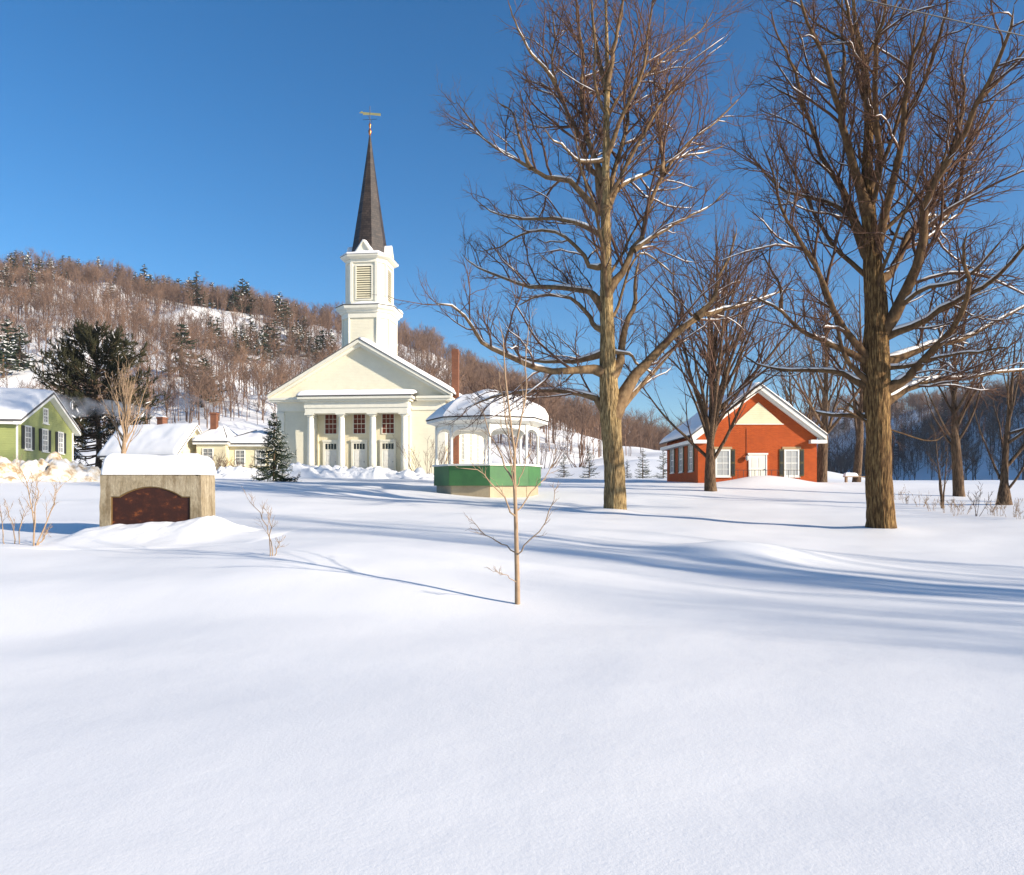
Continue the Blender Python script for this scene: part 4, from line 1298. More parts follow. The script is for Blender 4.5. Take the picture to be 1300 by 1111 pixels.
def sash_window(parent, x, y, z0, w, h, pane_mat, frame_mat, cols=3, rows=4, face=-1, fw=0.07, name='window', axis='x', sill=True):
    """window on a wall whose outer face is at y (axis x) or at x (axis y); face is the outward sign"""
    def bx(a0, a1, d0, d1, c0, c1):
        lo, hi = sorted((d0 * face, d1 * face))
        return (a0, a1, y + lo, y + hi, c0, c1) if axis == 'x' else (y + lo, y + hi, a0, a1, c0, c1)
    fr = B(bx(x - w / 2 - fw, x - w / 2, -.02, .05, z0 - fw, z0 + h + fw), bx(x + w / 2, x + w / 2 + fw, -.02, .05, z0 - fw, z0 + h + fw),
           bx(x - w / 2, x + w / 2, -.02, .048, z0 + h, z0 + h + fw), bx(x - w / 2, x + w / 2, -.02, .048, z0 - fw, z0)).build(name, frame_mat, parent)
    B(bx(x - w / 2, x + w / 2, .004, .012, z0, z0 + h)).build('pane', pane_mat, fr)
    mb = MB()
    for k in range(1, cols):
        xx = x - w / 2 + w * k / cols; mb.box(*bx(xx - .013, xx + .013, .012, .03, z0, z0 + h))
    for k in range(1, rows):
        zz = z0 + h * k / rows; t = .026 if k * 2 == rows else .013
        mb.box(*bx(x - w / 2, x + w / 2, .012, .032, zz - t, zz + t))
    mb.build('muntin', frame_mat, fr)
    if sill: B(bx(x - w / 2 - fw * 1.5, x + w / 2 + fw * 1.5, -.02, .10, z0 - fw - .06, z0 - fw)).build('sill', frame_mat, fr)
    return fr


# ------------------------------------------------------------------ church
CHX, CHY = (457.5 - CX) / FPX * 62.0, 62.0
church = empty('church', (CHX, CHY, 2.6), math.radians(-6))
tag(church, 'white wooden church with columned porch, belfry and dark pointed spire', 'church')
HW, HD, EV = 7.1, 22.0, 6.05
AP = 6.40 + 4.45
B((-HW, -3.75, 0, .25, -.8, EV), (3.75, HW, 0, .25, -.8, EV), (-3.75, 3.75, 0, .25, 5.15, EV)).build('front_wall', CREAM, church)
B((-3.75, 3.75, .40, .6, -.8, 5.15), (-3.95, -3.75, .25, .6, -.8, 5.15), (3.75, 3.95, .25, .6, -.8, 5.15)).build('porch_wall', CREAM_V, church)
B((-4.6, 4.6, -1.45, .40, -.8, 0.10)).build('porch_floor', GREYWALL, church)
B((-HW, -HW + .2, .25, HD, -.8, EV)).build('side_wall', CREAM, church)
B((HW - .2, HW, .25, HD, -.8, EV)).build('side_wall', CREAM, church)
MB().xz([(-HW, -.8), (HW, -.8), (HW, EV), (0, AP - .1), (-HW, EV)], HD, HD + .2).build('rear_wall', CREAM, church)
for s in (-1, 1):
    x0, x1 = sorted((s * (HW + .05), s * (HW - .55)))
    B((x0, x1, -.09, -.002, -.8, 5.28), (x0 - .04, x1 + .04, -.13, -.002, 5.05, 5.18)).build('pilaster', TRIM, church)
B((-HW - .05, -4.36, -.07, -.002, 5.30, EV)).build('frieze', TRIM, church)
B((4.36, HW + .05, -.07, -.002, 5.30, EV)).build('frieze', TRIM, church)
B((-7.62, -4.84, -.50, .1, EV, EV + .162), (-7.72, -4.84, -.62, .1, EV + .16, EV + .35)).build('cornice', TRIM, church)
B((4.84, 7.62, -.50, .1, EV, EV + .162), (4.84, 7.72, -.62, .1, EV + .16, EV + .35)).build('cornice', TRIM, church)
MB().xz([(-HW - .3, EV + .30), (HW + .3, EV + .30), (0, AP - .12)], 0.02, .25).build('pediment', CREAM, church)
sl = (AP - (EV + .35)) / 7.75
for s in (-1, 1):
    # raking cornice in two steps, then roof plane and its snow
    MB().xz([(s * 7.75, EV + .35), (s * 7.75, EV + .62), (0, AP + .27), (0, AP)], -.62, .1).xz([(s * 7.3, EV + .35), (0, AP - .26), (0, AP - .004), (s * 7.70, EV + .352)], -.36, .05).build('raking_cornice', TRIM, church)
roof = MB()
for s in (-1, 1):
    roof.xz([(s * 7.80, EV + .56), (s * 7.80, EV + .64), (0, AP + .36), (0, AP + .28)], -.66, HD + .5)
roof = roof.build('roof', SHINGLE, church)
for s in (-1, 1):
    y0 = -.50 if s > 0 else -.30
    snow_slab('roof_snow', (0, y0, AP + .37), (s * 7.78, y0, EV + .65), (s * 7.78, HD + .4, EV + .65), (0, HD + .4, AP + .37), .34 if s > 0 else .13, roof, 30, 40, .04, .4, seed=3 + s)
for s in (-1, 1):
    x0, x1 = sorted((s * (HW + .002), s * (HW + .62)))
    B((x0, x1, .11, HD + .3, EV, EV + .30)).build('eave_board', TRIM, church)
    for k in range(4):
        sash_window(church, 4 + k * 4.6, s * HW, 1.6, 1.2, 3.0, GREYPANE, TRIM, 4, 8, face=s, axis='y')
# porch: columns, entablature, flat roof with snow
for k in range(4):
    x = -3.93 + 2.62 * k
    prof = [(.30, .22), (.295, 1.2), (.28, 2.6), (.245, 4.62), (.245, 4.70)]
    cl = MB().lathe(prof, 20, (x, -.85)).build('column', TRIM, church, smooth=True)
    B((x - .40, x + .40, -1.25, -.45, .10, .215)).build('plinth', TRIM, cl)
    MB().lathe([(.26, 4.70), (.33, 4.78), (.35, 4.87)], 20, (x, -.85)).build('capital', TRIM, cl, smooth=True)
    B((x - .40, x + .40, -1.25, -.45, 4.873, 4.985)).build('abacus', TRIM, cl)
for s in (-1, 1):
    x0, x1 = sorted((s * 3.78, s * 4.28))
    B((x0, x1, -.22, -.002, .10, 4.985)).build('pilaster', TRIM, church)
B((-4.28, 4.28, -1.22, -.002, 4.99, 5.42)).build('architrave', TRIM, church)
B((-4.34, 4.34, -1.28, -.002, 5.423, 5.95)).build('porch_frieze', TRIM, church)
B((-4.56, 4.56, -1.50, -.002, 5.953, 6.12), (-4.76, 4.76, -1.70, -.002, 6.123, 6.33)).build('porch_cornice', TRIM, church)
pr = B((-4.82, 4.82, -1.76, -.002, 6.333, 6.40)).build('porch_roof', EAVE_D, church)
snow_slab('roof_snow', (-4.8, -1.74, 6.402), (4.8, -1.74, 6.402), (4.8, 0.0, 6.75), (-4.8, 0.0, 6.75), .36, pr, 60, 20, .06, .9, seed=8)
# doors and the red-paned windows over them
for k in range(3):
    x = -2.65 + 2.45 * k
    d = B((x - .49, x + .49, 0.330, 0.395, .10, 2.05)).build('door', WHITE, church)
    for zz in (.25, .72, 1.19, 1.62):
        B((x - .38, x - .05, 0.312, 0.328, zz, zz + .36), (x + .05, x + .38, 0.312, 0.328, zz, zz + .36)).build('panel', WHITE, d)
    MB().lathe([(.03, 0), (.035, .03), (.02, .05)], 8).build('handle', IRON, d, loc=(x + .42, 0.300, 1.05))
    B((x - .68, x - .49, 0.300, 0.395, .10, 2.74), (x + .49, x + .68, 0.300, 0.395, .10, 2.74), (x - .72, x + .72, 0.260, 0.395, 2.742, 2.92), (x - .49, x + .49, 0.310, 0.395, 2.05, 2.13), (x - .49, x + .49, 0.310, 0.395, 2.60, 2.74)).build('door_frame', TRIM, church)
    t = B((x - .49, x + .49, 0.360, 0.395, 2.133, 2.597)).build('transom', DARKPANE, church)
    B(*[(x - .49 + .98 * j / 4 - .018, x - .49 + .98 * j / 4 + .018, 0.330, 0.358, 2.133, 2.597) for j in (1, 2, 3)]).build('muntin', TRIM, t)
    sash_window(church, x, .40, 3.45, .98, 1.60, REDPANE, TRIM, 3, 4, fw=.07, sill=False)


# tower
def octa(f, c, z, cx=0.0, cy=2.7):
    """octagon with four wide faces (f) and four corner faces cut by c along each side"""
    h = f / 2
    a = h + c
    return [(cx + x, cy + y, z) for x, y in [(-h, -a), (h, -a), (a, -h), (a, h), (h, a), (-h, a), (-a, h), (-a, -h)]]


TF, TC = 2.75, 0.92
MB().loft([octa(TF, TC, 8.0), octa(TF, TC, 14.02)]).build('tower_base', CREAM, church)
for q in octa(TF + .02, TC + .01, 0):
    MB().lathe([(.10, 8.0), (.10, 13.6)], 8, (q[0], q[1])).build('corner_board', TRIM, church)
MB().loft([octa(TF + .12, TC + .06, 13.60), octa(TF + .12, TC + .06, 14.05), octa(TF + .30, TC + .12, 14.10), octa(TF + .34, TC + .14, 14.24), octa(TF + .62, TC + .26, 14.38), octa(TF + .66, TC + .28, 14.62)]).build('tower_cornice', TRIM, church)
tr_ = MB().loft([octa(TF + .70, TC + .30, 14.624), octa(TF + .70, TC + .30, 14.68), octa(2.55, .72, 14.86)]).build('tower_ledge', EAVE_D, church)


def ring_snow(name, f0, c0, f1, c1, z0, z1, th, parent, seed):
    a_ = Acc()
    o0, o1 = octa(f0, c0, z0), octa(f1, c1, z1)
    n, m = 14, 6
    for k in range(8):
        p0, p1, q0, q1 = [np.array(v) for v in (o0[k], o0[(k + 1) % 8], o1[k], o1[(k + 1) % 8])]
        u, v = np.meshgrid(np.linspace(0, 1, n), np.linspace(0, 1, m))
        bs = (p0 * ((1 - u) * (1 - v))[..., None] + p1 * (u * (1 - v))[..., None] + q1 * (u * v)[..., None] + q0 * ((1 - u) * v)[..., None])
        nz = vnoise(bs[..., 0] * .8, bs[..., 1] * .8, None, seed)
        h = th * np.clip(0.55 + 0.9 * nz, 0.02, 1.2) * np.sqrt(np.clip(1 - (1 - np.minimum(1, (v + .12) * 2.2)) ** 2, 0, 1))
        bs = bs.copy(); bs[..., 2] += h
        bs[0, :, 2] = z0 + .004 + h[0]
        V = np.concatenate([bs.reshape(-1, 3), np.stack([p0 * (1 - t) + p1 * t + np.array([0, 0, .003]) for t in np.linspace(0, 1, n)])])
        i = np.arange(n - 1)[None] + np.arange(m - 1)[:, None] * n
        Q = [np.stack([i, i + 1, i + 1 + n, i + n], -1).reshape(-1, 4)]
        e = np.arange(n - 1); o = n * m + e
        Q.append(np.stack([e, o, o + 1, e + 1], -1))
        a_.add(V, np.concatenate(Q), np.zeros((0, 3)))
    return mobj(name, a_.mesh(name), SNOW_ROOF, parent)


ring_snow('ledge_snow', TF + .70, TC + .30, 2.5, .70, 14.684, 14.87, .24, tr_, 4)
BF, BC = 2.45, 0.70
belfry = MB().loft([octa(BF, BC, 14.70), octa(BF, BC, 19.0)]).build('belfry', TRIM, church)
MB().loft([octa(BF + .10, BC + .05, 14.80), octa(BF + .10, BC + .05, 15.12)]).build('belfry_plinth', TRIM, church)
for q in octa(BF, BC, 0):
    B((q[0] - .13, q[0] + .13, q[1] - .13, q[1] + .13, 15.10, 18.72)).build('corner_pilaster', TRIM, church)
A_ = BF / 2 + BC
for (dx, dy) in ((0, -1), (1, 0), (-1, 0)):
    def bx(a0, a1, d0, d1, z0, z1):
        if dy: return (a0, a1, 2.7 - A_ - d1, 2.7 - A_ - d0, z0, z1)
        lo, hi = sorted((dx * (A_ + d0), dx * (A_ + d1)))
        return (lo, hi, 2.7 + a0, 2.7 + a1, z0, z1)
    lv = B(bx(-.86, -.74, .002, .10, 15.25, 18.42), bx(.74, .86, .002, .10, 15.25, 18.42), bx(-.74, .74, .002, .10, 15.25, 15.36), bx(-.74, .74, .002, .10, 18.30, 18.42)).build('louver', TRIM, church)
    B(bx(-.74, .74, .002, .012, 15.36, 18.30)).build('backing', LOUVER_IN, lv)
    for k in range(14):
        zz = 15.42 + k * .204
        mb = MB()
        if dy: mb.yz([(2.7 - A_ - .02, zz + .12), (2.7 - A_ - .09, zz), (2.7 - A_ - .085, zz + .028), (2.7 - A_ - .02, zz + .148)], -.74, .74)
        else: mb.xz([(dx * (A_ + .02), zz + .12), (dx * (A_ + .09), zz), (dx * (A_ + .085), zz + .028), (dx * (A_ + .02), zz + .148)], 2.7 - .74, 2.7 + .74)
        mb.build('slat', SLATM, lv)
MB().loft([octa(BF + .14, BC + .07, 18.66), octa(BF + .14, BC + .07, 19.0), octa(BF + .36, BC + .16, 19.06), octa(BF + .58, BC + .26, 19.22), octa(BF + .62, BC + .28, 19.42)]).build('belfry_cornice', TRIM, church)
bl = MB().loft([octa(BF + .64, BC + .29, 19.424), octa(BF + .64, BC + .29, 19.47), octa(1.5, .5, 19.75)]).build('belfry_ledge', EAVE_D, church)
ring_snow('ledge_snow', BF + .64, BC + .29, 1.3, .45, 19.474, 19.76, .36, bl, 9)
for (ang) in (0, 90, 180, 270):
    ca, sa = math.cos(math.radians(ang)), math.sin(math.radians(ang))
    def rot(p): return (p[0] * ca - p[1] * sa, 2.7 + p[0] * sa + p[1] * ca, p[2])
    g = MB().extrude([rot(p) for p in [(-.78, -A_ - .20, 19.47), (.78, -A_ - .20, 19.47), (0, -A_ - .20, 21.0)]], np.array(rot((0, 1.2, 0))) - np.array(rot((0, 0, 0)))).build('gable', TRIM, church)
    rk = MB()
    for s in (-1, 1):
        rk.extrude([rot(p) for p in [(s * .92, -A_ - .34, 19.48), (s * .80, -A_ - .34, 19.48), (0, -A_ - .34, 21.02), (0, -A_ - .34, 21.24)]], np.array(rot((0, 1.3, 0))) - np.array(rot((0, 0, 0))))
    rk.build('gable_trim', TRIM, g)
    for s in (-1, 1):
        snow_slab('gable_snow', rot((0, -A_ - .30, 21.24)), rot((s * .92, -A_ - .30, 19.52)), rot((s * .92, -1.0, 19.52)), rot((0, -.9, 21.24)), .20, g, 10, 8, .05, .25, seed=ang + s)
SZ = [(18.35, 1.72), (18.8, 1.60), (21.0, 1.26), (24.0, .80), (27.0, .38), (29.5, .045)]
MB().loft([[(r * math.cos(math.radians(45 * i + 22.5 - 0)), 2.7 + r * math.sin(math.radians(45 * i + 22.5)), z) for i in range(8)] for z, r in SZ]).build('spire', SLATE, church)
MB().lathe([(.07, 29.35), (.11, 29.5), (.15, 29.7), (.10, 29.85), (.05, 29.95), (.09, 30.15), (.12, 30.27), (.06, 30.4), (.03, 30.5)], 12, (0, 2.7)).build('finial', COPPER, church, smooth=True)
vane = MB().bar((0, 2.7, 30.4), (0, 2.7, 31.9), .028).bar((-.62, 2.7, 30.75), (.62, 2.7, 30.75), .018).bar((0, 2.1, 30.80), (0, 3.3, 30.80), .018).build('weather_vane', IRON, church)
MB().xz([(-.95, 31.36), (-.62, 31.30), (-.62, 31.18), (.25, 31.12), (.95, 31.0), (.95, 31.22), (.25, 31.30), (-.62, 31.42), (-.70, 31.52)], 2.685, 2.715).build('banner', GILT, vane)
# the tower stages: slimmer and a little lower
ZA, ZB = [8.0, 14.02, 14.68, 15.25, 18.42, 19.0, 19.47, 21.24, 24.0], [8.0, 13.55, 14.2, 14.72, 17.68, 18.2, 18.5, 19.72, 22.4]
for o in church.children_recursive:
    if o.type == 'MESH' and (o.name.split('.')[0] in ('tower_base', 'corner_board', 'tower_cornice', 'tower_ledge', 'ledge_snow', 'belfry', 'belfry_plinth', 'corner_pilaster', 'louver', 'backing', 'slat', 'belfry_cornice', 'belfry_ledge', 'gable', 'gable_trim', 'gable_snow')):
        n_ = len(o.data.vertices); c_ = np.empty(n_ * 3, np.float32); o.data.vertices.foreach_get('co', c_); c_ = c_.reshape(-1, 3)
        c_[:, 0] *= .87; c_[:, 1] = 2.7 + (c_[:, 1] - 2.7) * .87; c_[:, 2] = np.interp(c_[:, 2], ZA, ZB)
        o.data.vertices.foreach_set('co', c_.ravel()); o.data.update()
# tall outside chimney on the right side
ch = MB().box(7.44, 7.98, 1.3, 1.84, -.9, 10.1).box(7.41, 8.01, 1.27, 1.87, 10.102, 10.3).box(7.45, 7.97, 1.31, 1.83, 10.302, 10.5).build('chimney', BRICK2, church)

# ------------------------------------------------------------------ brick school
school = empty('school_house', (16.4, 50.0, 1.75))
tag(school, 'small red brick school house with cream gable panel and shuttered windows', 'school')
W2, D2, E2, A2 = 3.97, 10.0, 3.35, 6.35
MB().xz([(-W2, -.6), (W2, -.6), (W2, E2), (0, A2 - .12), (-W2, E2)], 0, .3).build('front_wall', BRICK, school)
MB().xz([(-W2, -.6), (W2, -.6), (W2, E2), (0, A2 - .12), (-W2, E2)], D2 - .3, D2).build('rear_wall', BRICK, school)
for s in (-1, 1):
    x0, x1 = sorted((s * W2, s * (W2 - .3)))
    w = B((x0, x1, .3, D2 - .3, -.6, E2 - .02)).build('side_wall', BRICK, school)
    for k in range(3):
        f = sash_window(school, 1.9 + 3.0 * k, s * W2, 1.0, .95, 1.75, GREYPANE, WHITE, 2, 4, face=s, axis='y', fw=.09)
        for e in (-1, 1):
            y0, y1 = sorted((1.9 + 3.0 * k + e * .58, 1.9 + 3.0 * k + e * .92)); xa, xb = sorted((s * (W2 + .004), s * (W2 + .05)))
            B((xa, xb, y0, y1, .92, 2.85)).build('shutter', SHUT_B, school)
sl2 = (A2 - E2) / W2
oh = .50
zo = E2 - sl2 * oh
for s in (-1, 1):
    MB().xz([(s * (W2 + oh), zo + .0), (s * (W2 + oh), zo + .30), (0, A2 + .30), (0, A2)], -.42, -.004).xz([(s * (W2 + oh - .2), zo - .06), (0, A2 - .20), (0, A2 - .004), (s * (W2 + oh - .1), zo + .071)], -.22, -.004).build('raking_cornice', WHITE, school)
    x0, x1 = sorted((s * (W2 - .55), s * (W2 + oh + .02)))
    B((x0, x1, -.44, -.002, zo - .24, zo - .01)).build('cornice_return', WHITE, school)
    x0, x1 = sorted((s * (W2 + .004), s * (W2 + oh)))
    B((x0, x1, .004, D2 + .3, zo - .20, zo + .02)).build('eave_board', WHITE, school)
rf = MB()
for s in (-1, 1):
    rf.xz([(s * (W2 + oh + .05), zo + .26), (s * (W2 + oh + .05), zo + .34), (0, A2 + .385), (0, A2 + .305)], -.46, D2 + .45)
rf = rf.build('roof', SHINGLE, school)
for s in (-1, 1):
    snow_slab('roof_snow', (0, -.42, A2 + .39), (s * (W2 + oh + .02), -.42, zo + .35), (s * (W2 + oh + .02), D2 + .4, zo + .35), (0, D2 + .4, A2 + .39), .22, rf, 26, 24, .05, .35, seed=15 + s)
pn = MB().xz([(-1.55, 4.05), (1.68, 4.05), (.06, 5.50)], -.03, -.002).build('gable_panel', CREAMH, school)
B((-1.6, 1.73, -.06, -.032, 4.0, 4.05)).build('trim', WHITE, pn)
for x in (-2.32, 2.28):
    f = sash_window(school, x, 0.0, .62, .80, 1.62, BLIND, WHITE, 2, 4, fw=.10)
    B((x - .62, x + .62, -.035, -.002, 2.36, 2.52)).build('lintel', mat('sandstone', (0.42, 0.28, 0.15), 0.9), f)
    for e in (-1, 1):
        x0, x1 = sorted((x + e * .53, x + e * .82))
        sh = B((x0, x1, -.055, -.004, .56, 2.36)).build('shutter', SHUT_B, school)
        for zz in (.66, 1.52):
            B((x0 + .05, x1 - .05, -.068, -.057, zz, zz + .72)).build('panel', SHUT_D, sh)
dr = B((-.52, .55, -.03, -.002, -.35, 1.98)).build('door', WHITE, school)
for zz in (.35, 1.15):
    B((-.40, -.06, -.042, -.031, zz, zz + .66), (.08, .44, -.042, -.031, zz, zz + .66)).build('panel', TRIM, dr)
B((.42, .48, -.09, -.032, .95, 1.02)).build('handle', IRON, dr)
B((-.60, -.522, -.06, -.002, -.35, 1.98), (.552, .63, -.06, -.002, -.35, 1.98), (-.66, .69, -.09, -.002, 1.983, 2.10)).build('door_frame', WHITE, school)
lp = MB().lathe([(.03, 1.93), (.10, 1.90), (.12, 1.72), (.07, 1.60), (.02, 1.58)], 10, (-.74, -.16)).build('wall_lamp', mat('lamp_glass', (0.45, 0.45, 0.42), 0.3), school)
MB().bar((-.74, -.16, 1.93), (-.74, -.02, 2.10), .02).bar((-.74, -.025, 2.08), (-.74, -.025, 3.75), .012).build('conduit', IRON, lp)
rail = empty('iron_railing', (16.4, 48.9, 2.05)); tag(rail, 'thin iron railing half buried in snow at the school door', 'railing')
for x in np.linspace(-2.0, 2.4, 13):
    B((x - .012, x + .012, -.012, .012, -.4, .62 + .0 * x)).build('baluster', IRON, rail)
B((-2.05, 2.45, -.018, .018, .62, .65)).build('handrail', IRON, rail)

# ------------------------------------------------------------------ gazebo
GZX, GZY = (619 - CX) / FPX * 40.0, 40.0
gaz = empty('gazebo', (GZX, GZY, 1.05), 0.0)
tag(gaz, 'octagonal white gazebo with green boarded skirt and thick snow on its roof', 'gazebo')


def og(r, z, off=-86.0):
    return [(r * math.cos(math.radians(off + 45 * k)), r * math.sin(math.radians(off + 45 * k)), z) for k in range(8)]


def side_panel(r, z0, z1, k, th, m=None, inset=0.0):
    a, b_ = np.array(og(r, 0)[k]), np.array(og(r, 0)[(k + 1) % 8])
    d = unit(b_ - a); nrm = np.array([d[1], -d[0], 0])
    a = a + d * inset; b_ = b_ - d * inset
    mm = m or MB()
    return mm.extrude([a + [0, 0, z0], b_ + [0, 0, z0], b_ + [0, 0, z1], a + [0, 0, z1]], -nrm * th)


for k in range(8):
    side_panel(2.72, -.6, .62, k, .06, inset=.02).build('base_panel', GAZTAN, gaz)
    side_panel(2.86, .60, 1.60, k, .07, inset=.01).build('skirt_panel', GAZGREEN, gaz)
    a = og(2.80, 0)[k]
    ps = MB().lathe([(.085, 1.70), (.10, 1.75), (.075, 1.85), (.062, 2.3), (.07, 3.3), (.09, 3.42), (.075, 3.46), (.075, 3.70)], 10, (a[0] * .965, a[1] * .965)).build('post', WHITE, gaz, smooth=True)
MB().loft([og(2.80, 1.604), og(2.95, 1.61), og(2.95, 1.70), og(2.80, 1.703)]).build('rail_cap', WHITE, gaz)
fl = MB().loft([og(2.68, .70), og(2.68, .80)]).build('floor', GAZTAN, gaz)
fs = MB().loft([og(2.66, .803), og(2.60, 1.40), og(2.2, 1.62), og(1.0, 1.74)]).build('floor_snow', SNOW_ROOF, gaz, smooth=True)
# arched brackets and frieze between posts
for k in range(8):
    a, b_ = np.array(og(2.72, 0)[k]), np.array(og(2.72, 0)[(k + 1) % 8])
    L = np.linalg.norm(b_ - a); d = (b_ - a) / L; nrm = np.array([d[1], -d[0], 0])
    pts = [(0.02, 3.70), (0.02, 3.22)]
    for t in np.linspace(0, math.pi, 17):
        pts.append((L / 2 - (L / 2 - .12) * math.cos(t), 3.24 + .30 * math.sin(t)))
    pts += [(L - .02, 3.22), (L - .02, 3.70)]
    MB().extrude([a + d * s + np.array([0, 0, z]) for s, z in pts], -nrm * .05).build('arch_panel', WHITE, gaz)
ER = 3.24
MB().loft([og(2.60, 3.705), og(ER - .03, 3.90), og(ER - .03, 3.955), og(2.60, 4.0)]).build('soffit', WHITE, gaz)
MB().loft([og(ER - .02, 3.88), og(ER, 3.88), og(ER, 4.02), og(ER - .02, 4.02)], cap0=False, cap1=False).build('fascia', WHITE, gaz)
gr = MB().loft([og(ER + .05, 4.023), og(ER + .05, 4.07), og(2.2, 4.70), og(.05, 5.4)]).build('roof', EAVE_D, gaz)
tri = []
ring, ringt = og(ER + .03, 4.075), og(1.9, 4.90)
snow_fan('roof_snow', [((0, 0, 5.45), ringt[k], ringt[(k + 1) % 8]) for k in range(8)], .34, gr, seed=5, amp=.10, edge=.02)
a_ = Acc()
n, m = 14, 8
for k in range(8):
    p0, p1, q0, q1 = [np.array(v) for v in (ring[k], ring[(k + 1) % 8], ringt[k], ringt[(k + 1) % 8])]
    u, v = np.meshgrid(np.linspace(0, 1, n), np.linspace(0, 1, m))
    bs = (p0 * ((1 - u) * (1 - v))[..., None] + p1 * (u * (1 - v))[..., None] + q1 * (u * v)[..., None] + q0 * ((1 - u) * v)[..., None])
    prof = .40 + .60 * np.sqrt(np.clip(1 - (1 - np.minimum(1, v * 1.6)) ** 2, 0, 1))
    nz = fbm(bs[..., 0] * 1.2, bs[..., 1] * 1.2, bs[..., 2] * 1.2, seed=5, oct=3)
    h = .34 * prof * (1.25 - .25 * v) * (1 + .22 * bs[..., 0] * (1 - v)) + .10 * nz
    bs = bs.copy(); bs[..., 2] += h * np.where(v > .99, .34 / .34, 1)
    V = np.concatenate([bs.reshape(-1, 3), np.stack([p0 * (1 - t) + p1 * t for t in np.linspace(0, 1, n)])])
    i = np.arange(n - 1)[None] + np.arange(m - 1)[:, None] * n
    e = np.arange(n - 1); o = n * m + e
    a_.add(V, np.concatenate([np.stack([i, i + 1, i + 1 + n, i + n], -1).reshape(-1, 4), np.stack([e, o, o + 1, e + 1], -1)]), np.zeros((0, 3)))
mobj('roof_snow', a_.mesh('roof_snow'), SNOW_ROOF, gr)

# ------------------------------------------------------------------ stone monument
MX, MY = (191 - CX) / FPX * 15.0, 15.0
MZ = 0.45
mon = empty('monument', (MX, MY, MZ), 0.0)
tag(mon, 'rough stone memorial block with arched rusty plaque under a snow cap', 'monument')
hwm, hm, dm = 1.01, 1.40, .72
plw, pz0, psh, ptop = .80, .18, .955, 1.155


def arch_outline(w, z0, sh, top, n=16):
    pts = [(-w, z0), (w, z0), (w, sh)]
    pts.append((w * .80, sh))
    for t in np.linspace(0, 1, n)[1:-1]:
        x = w * .80 * (1 - 2 * t)
        pts.append((x, sh + (top - sh) * (math.sin(math.pi * t) ** .85)))
    pts += [(-w * .80, sh), (-w, sh)]
    return pts


# block with a sunk niche: four pieces round the opening, a back slab, and rough faces
def rough_block(outer, holes_pts, y0, y1, name, parent):
    bm = bmesh.new()
    ov = [bm.verts.new((x, y0, z)) for x, z in outer]
    hv = [bm.verts.new((x, y0, z)) for x, z in holes_pts]
    oe = [bm.edges.new((ov[i], ov[(i + 1) % len(ov)])) for i in range(len(ov))]
    he = [bm.edges.new((hv[i], hv[(i + 1) % len(hv)])) for i in range(len(hv))]
    bmesh.ops.triangle_fill(bm, use_beauty=True, edges=oe + he)
    ret = bmesh.ops.extrude_face_region(bm, geom=bm.faces[:])
    for v in [g for g in ret['geom'] if isinstance(g, bmesh.types.BMVert)]:
        v.co.y = y0 + .05
    bmesh.ops.recalc_face_normals(bm, faces=bm.faces[:])
    me = bpy.data.meshes.new(name); bm.to_mesh(me); bm.free()
    return mobj(name, me, STONE, parent)


def wavy(a, b_, n, amp, seed, ax):
    rg_ = np.random.default_rng(seed)
    out = []
    for t in np.linspace(0, 1, n, endpoint=False):
        q = np.array(a) * (1 - t) + np.array(b_) * t
        q[ax] += rg_.normal() * amp * (0 < t)
        out.append(tuple(q))
    return out


outer = wavy((-hwm - .02, -.5), (hwm + .02, -.5), 3, 0, 1, 1) + wavy((hwm + .02, -.5), (hwm, hm), 12, .006, 2, 0) + wavy((hwm, hm), (-hwm, hm), 26, .016, 3, 1) + wavy((-hwm, hm), (-hwm - .02, -.5), 12, .006, 4, 0)
rough_block(outer, arch_outline(plw, pz0, psh, ptop), 0, .05, 'front_face', mon)
body = MB().loft([[(-hwm - .018, .052, -.5), (hwm + .018, .052, -.5), (hwm + .018, dm, -.5), (-hwm - .018, dm, -.5)], [(-hwm + .004, .052, hm - .004), (hwm - .004, .052, hm - .004), (hwm - .004, dm, hm - .004), (-hwm + .004, dm, hm - .004)]]).build('block', STONE, mon)
MB().xz(arch_outline(plw - .004, pz0 + .004, psh - .004, ptop - .004), .034, .050).build('plaque', BRONZE, mon)
po, pi_ = arch_outline(plw - .006, pz0 + .006, psh - .006, ptop - .006), arch_outline(plw - .022, pz0 + .022, psh - .022, ptop - .022)
mb = MB()
for i in range(len(po)):
    j = (i + 1) % len(po)
    mb.extrude([(po[i][0], .016, po[i][1]), (po[j][0], .016, po[j][1]), (pi_[j][0], .022, pi_[j][1]), (pi_[i][0], .022, pi_[i][1])], (0, .016, 0))
mb.build('plaque_rim', BRONZE_EDGE, mon)
snow_slab('snow_cap', (-hwm + .03, -.02, hm - .012), (hwm + .02, -.02, hm - .012), (hwm + .02, dm + .02, hm - .012), (-hwm + .03, dm + .02, hm - .012), .40, mon, 60, 24, .055, .17, seed=21)


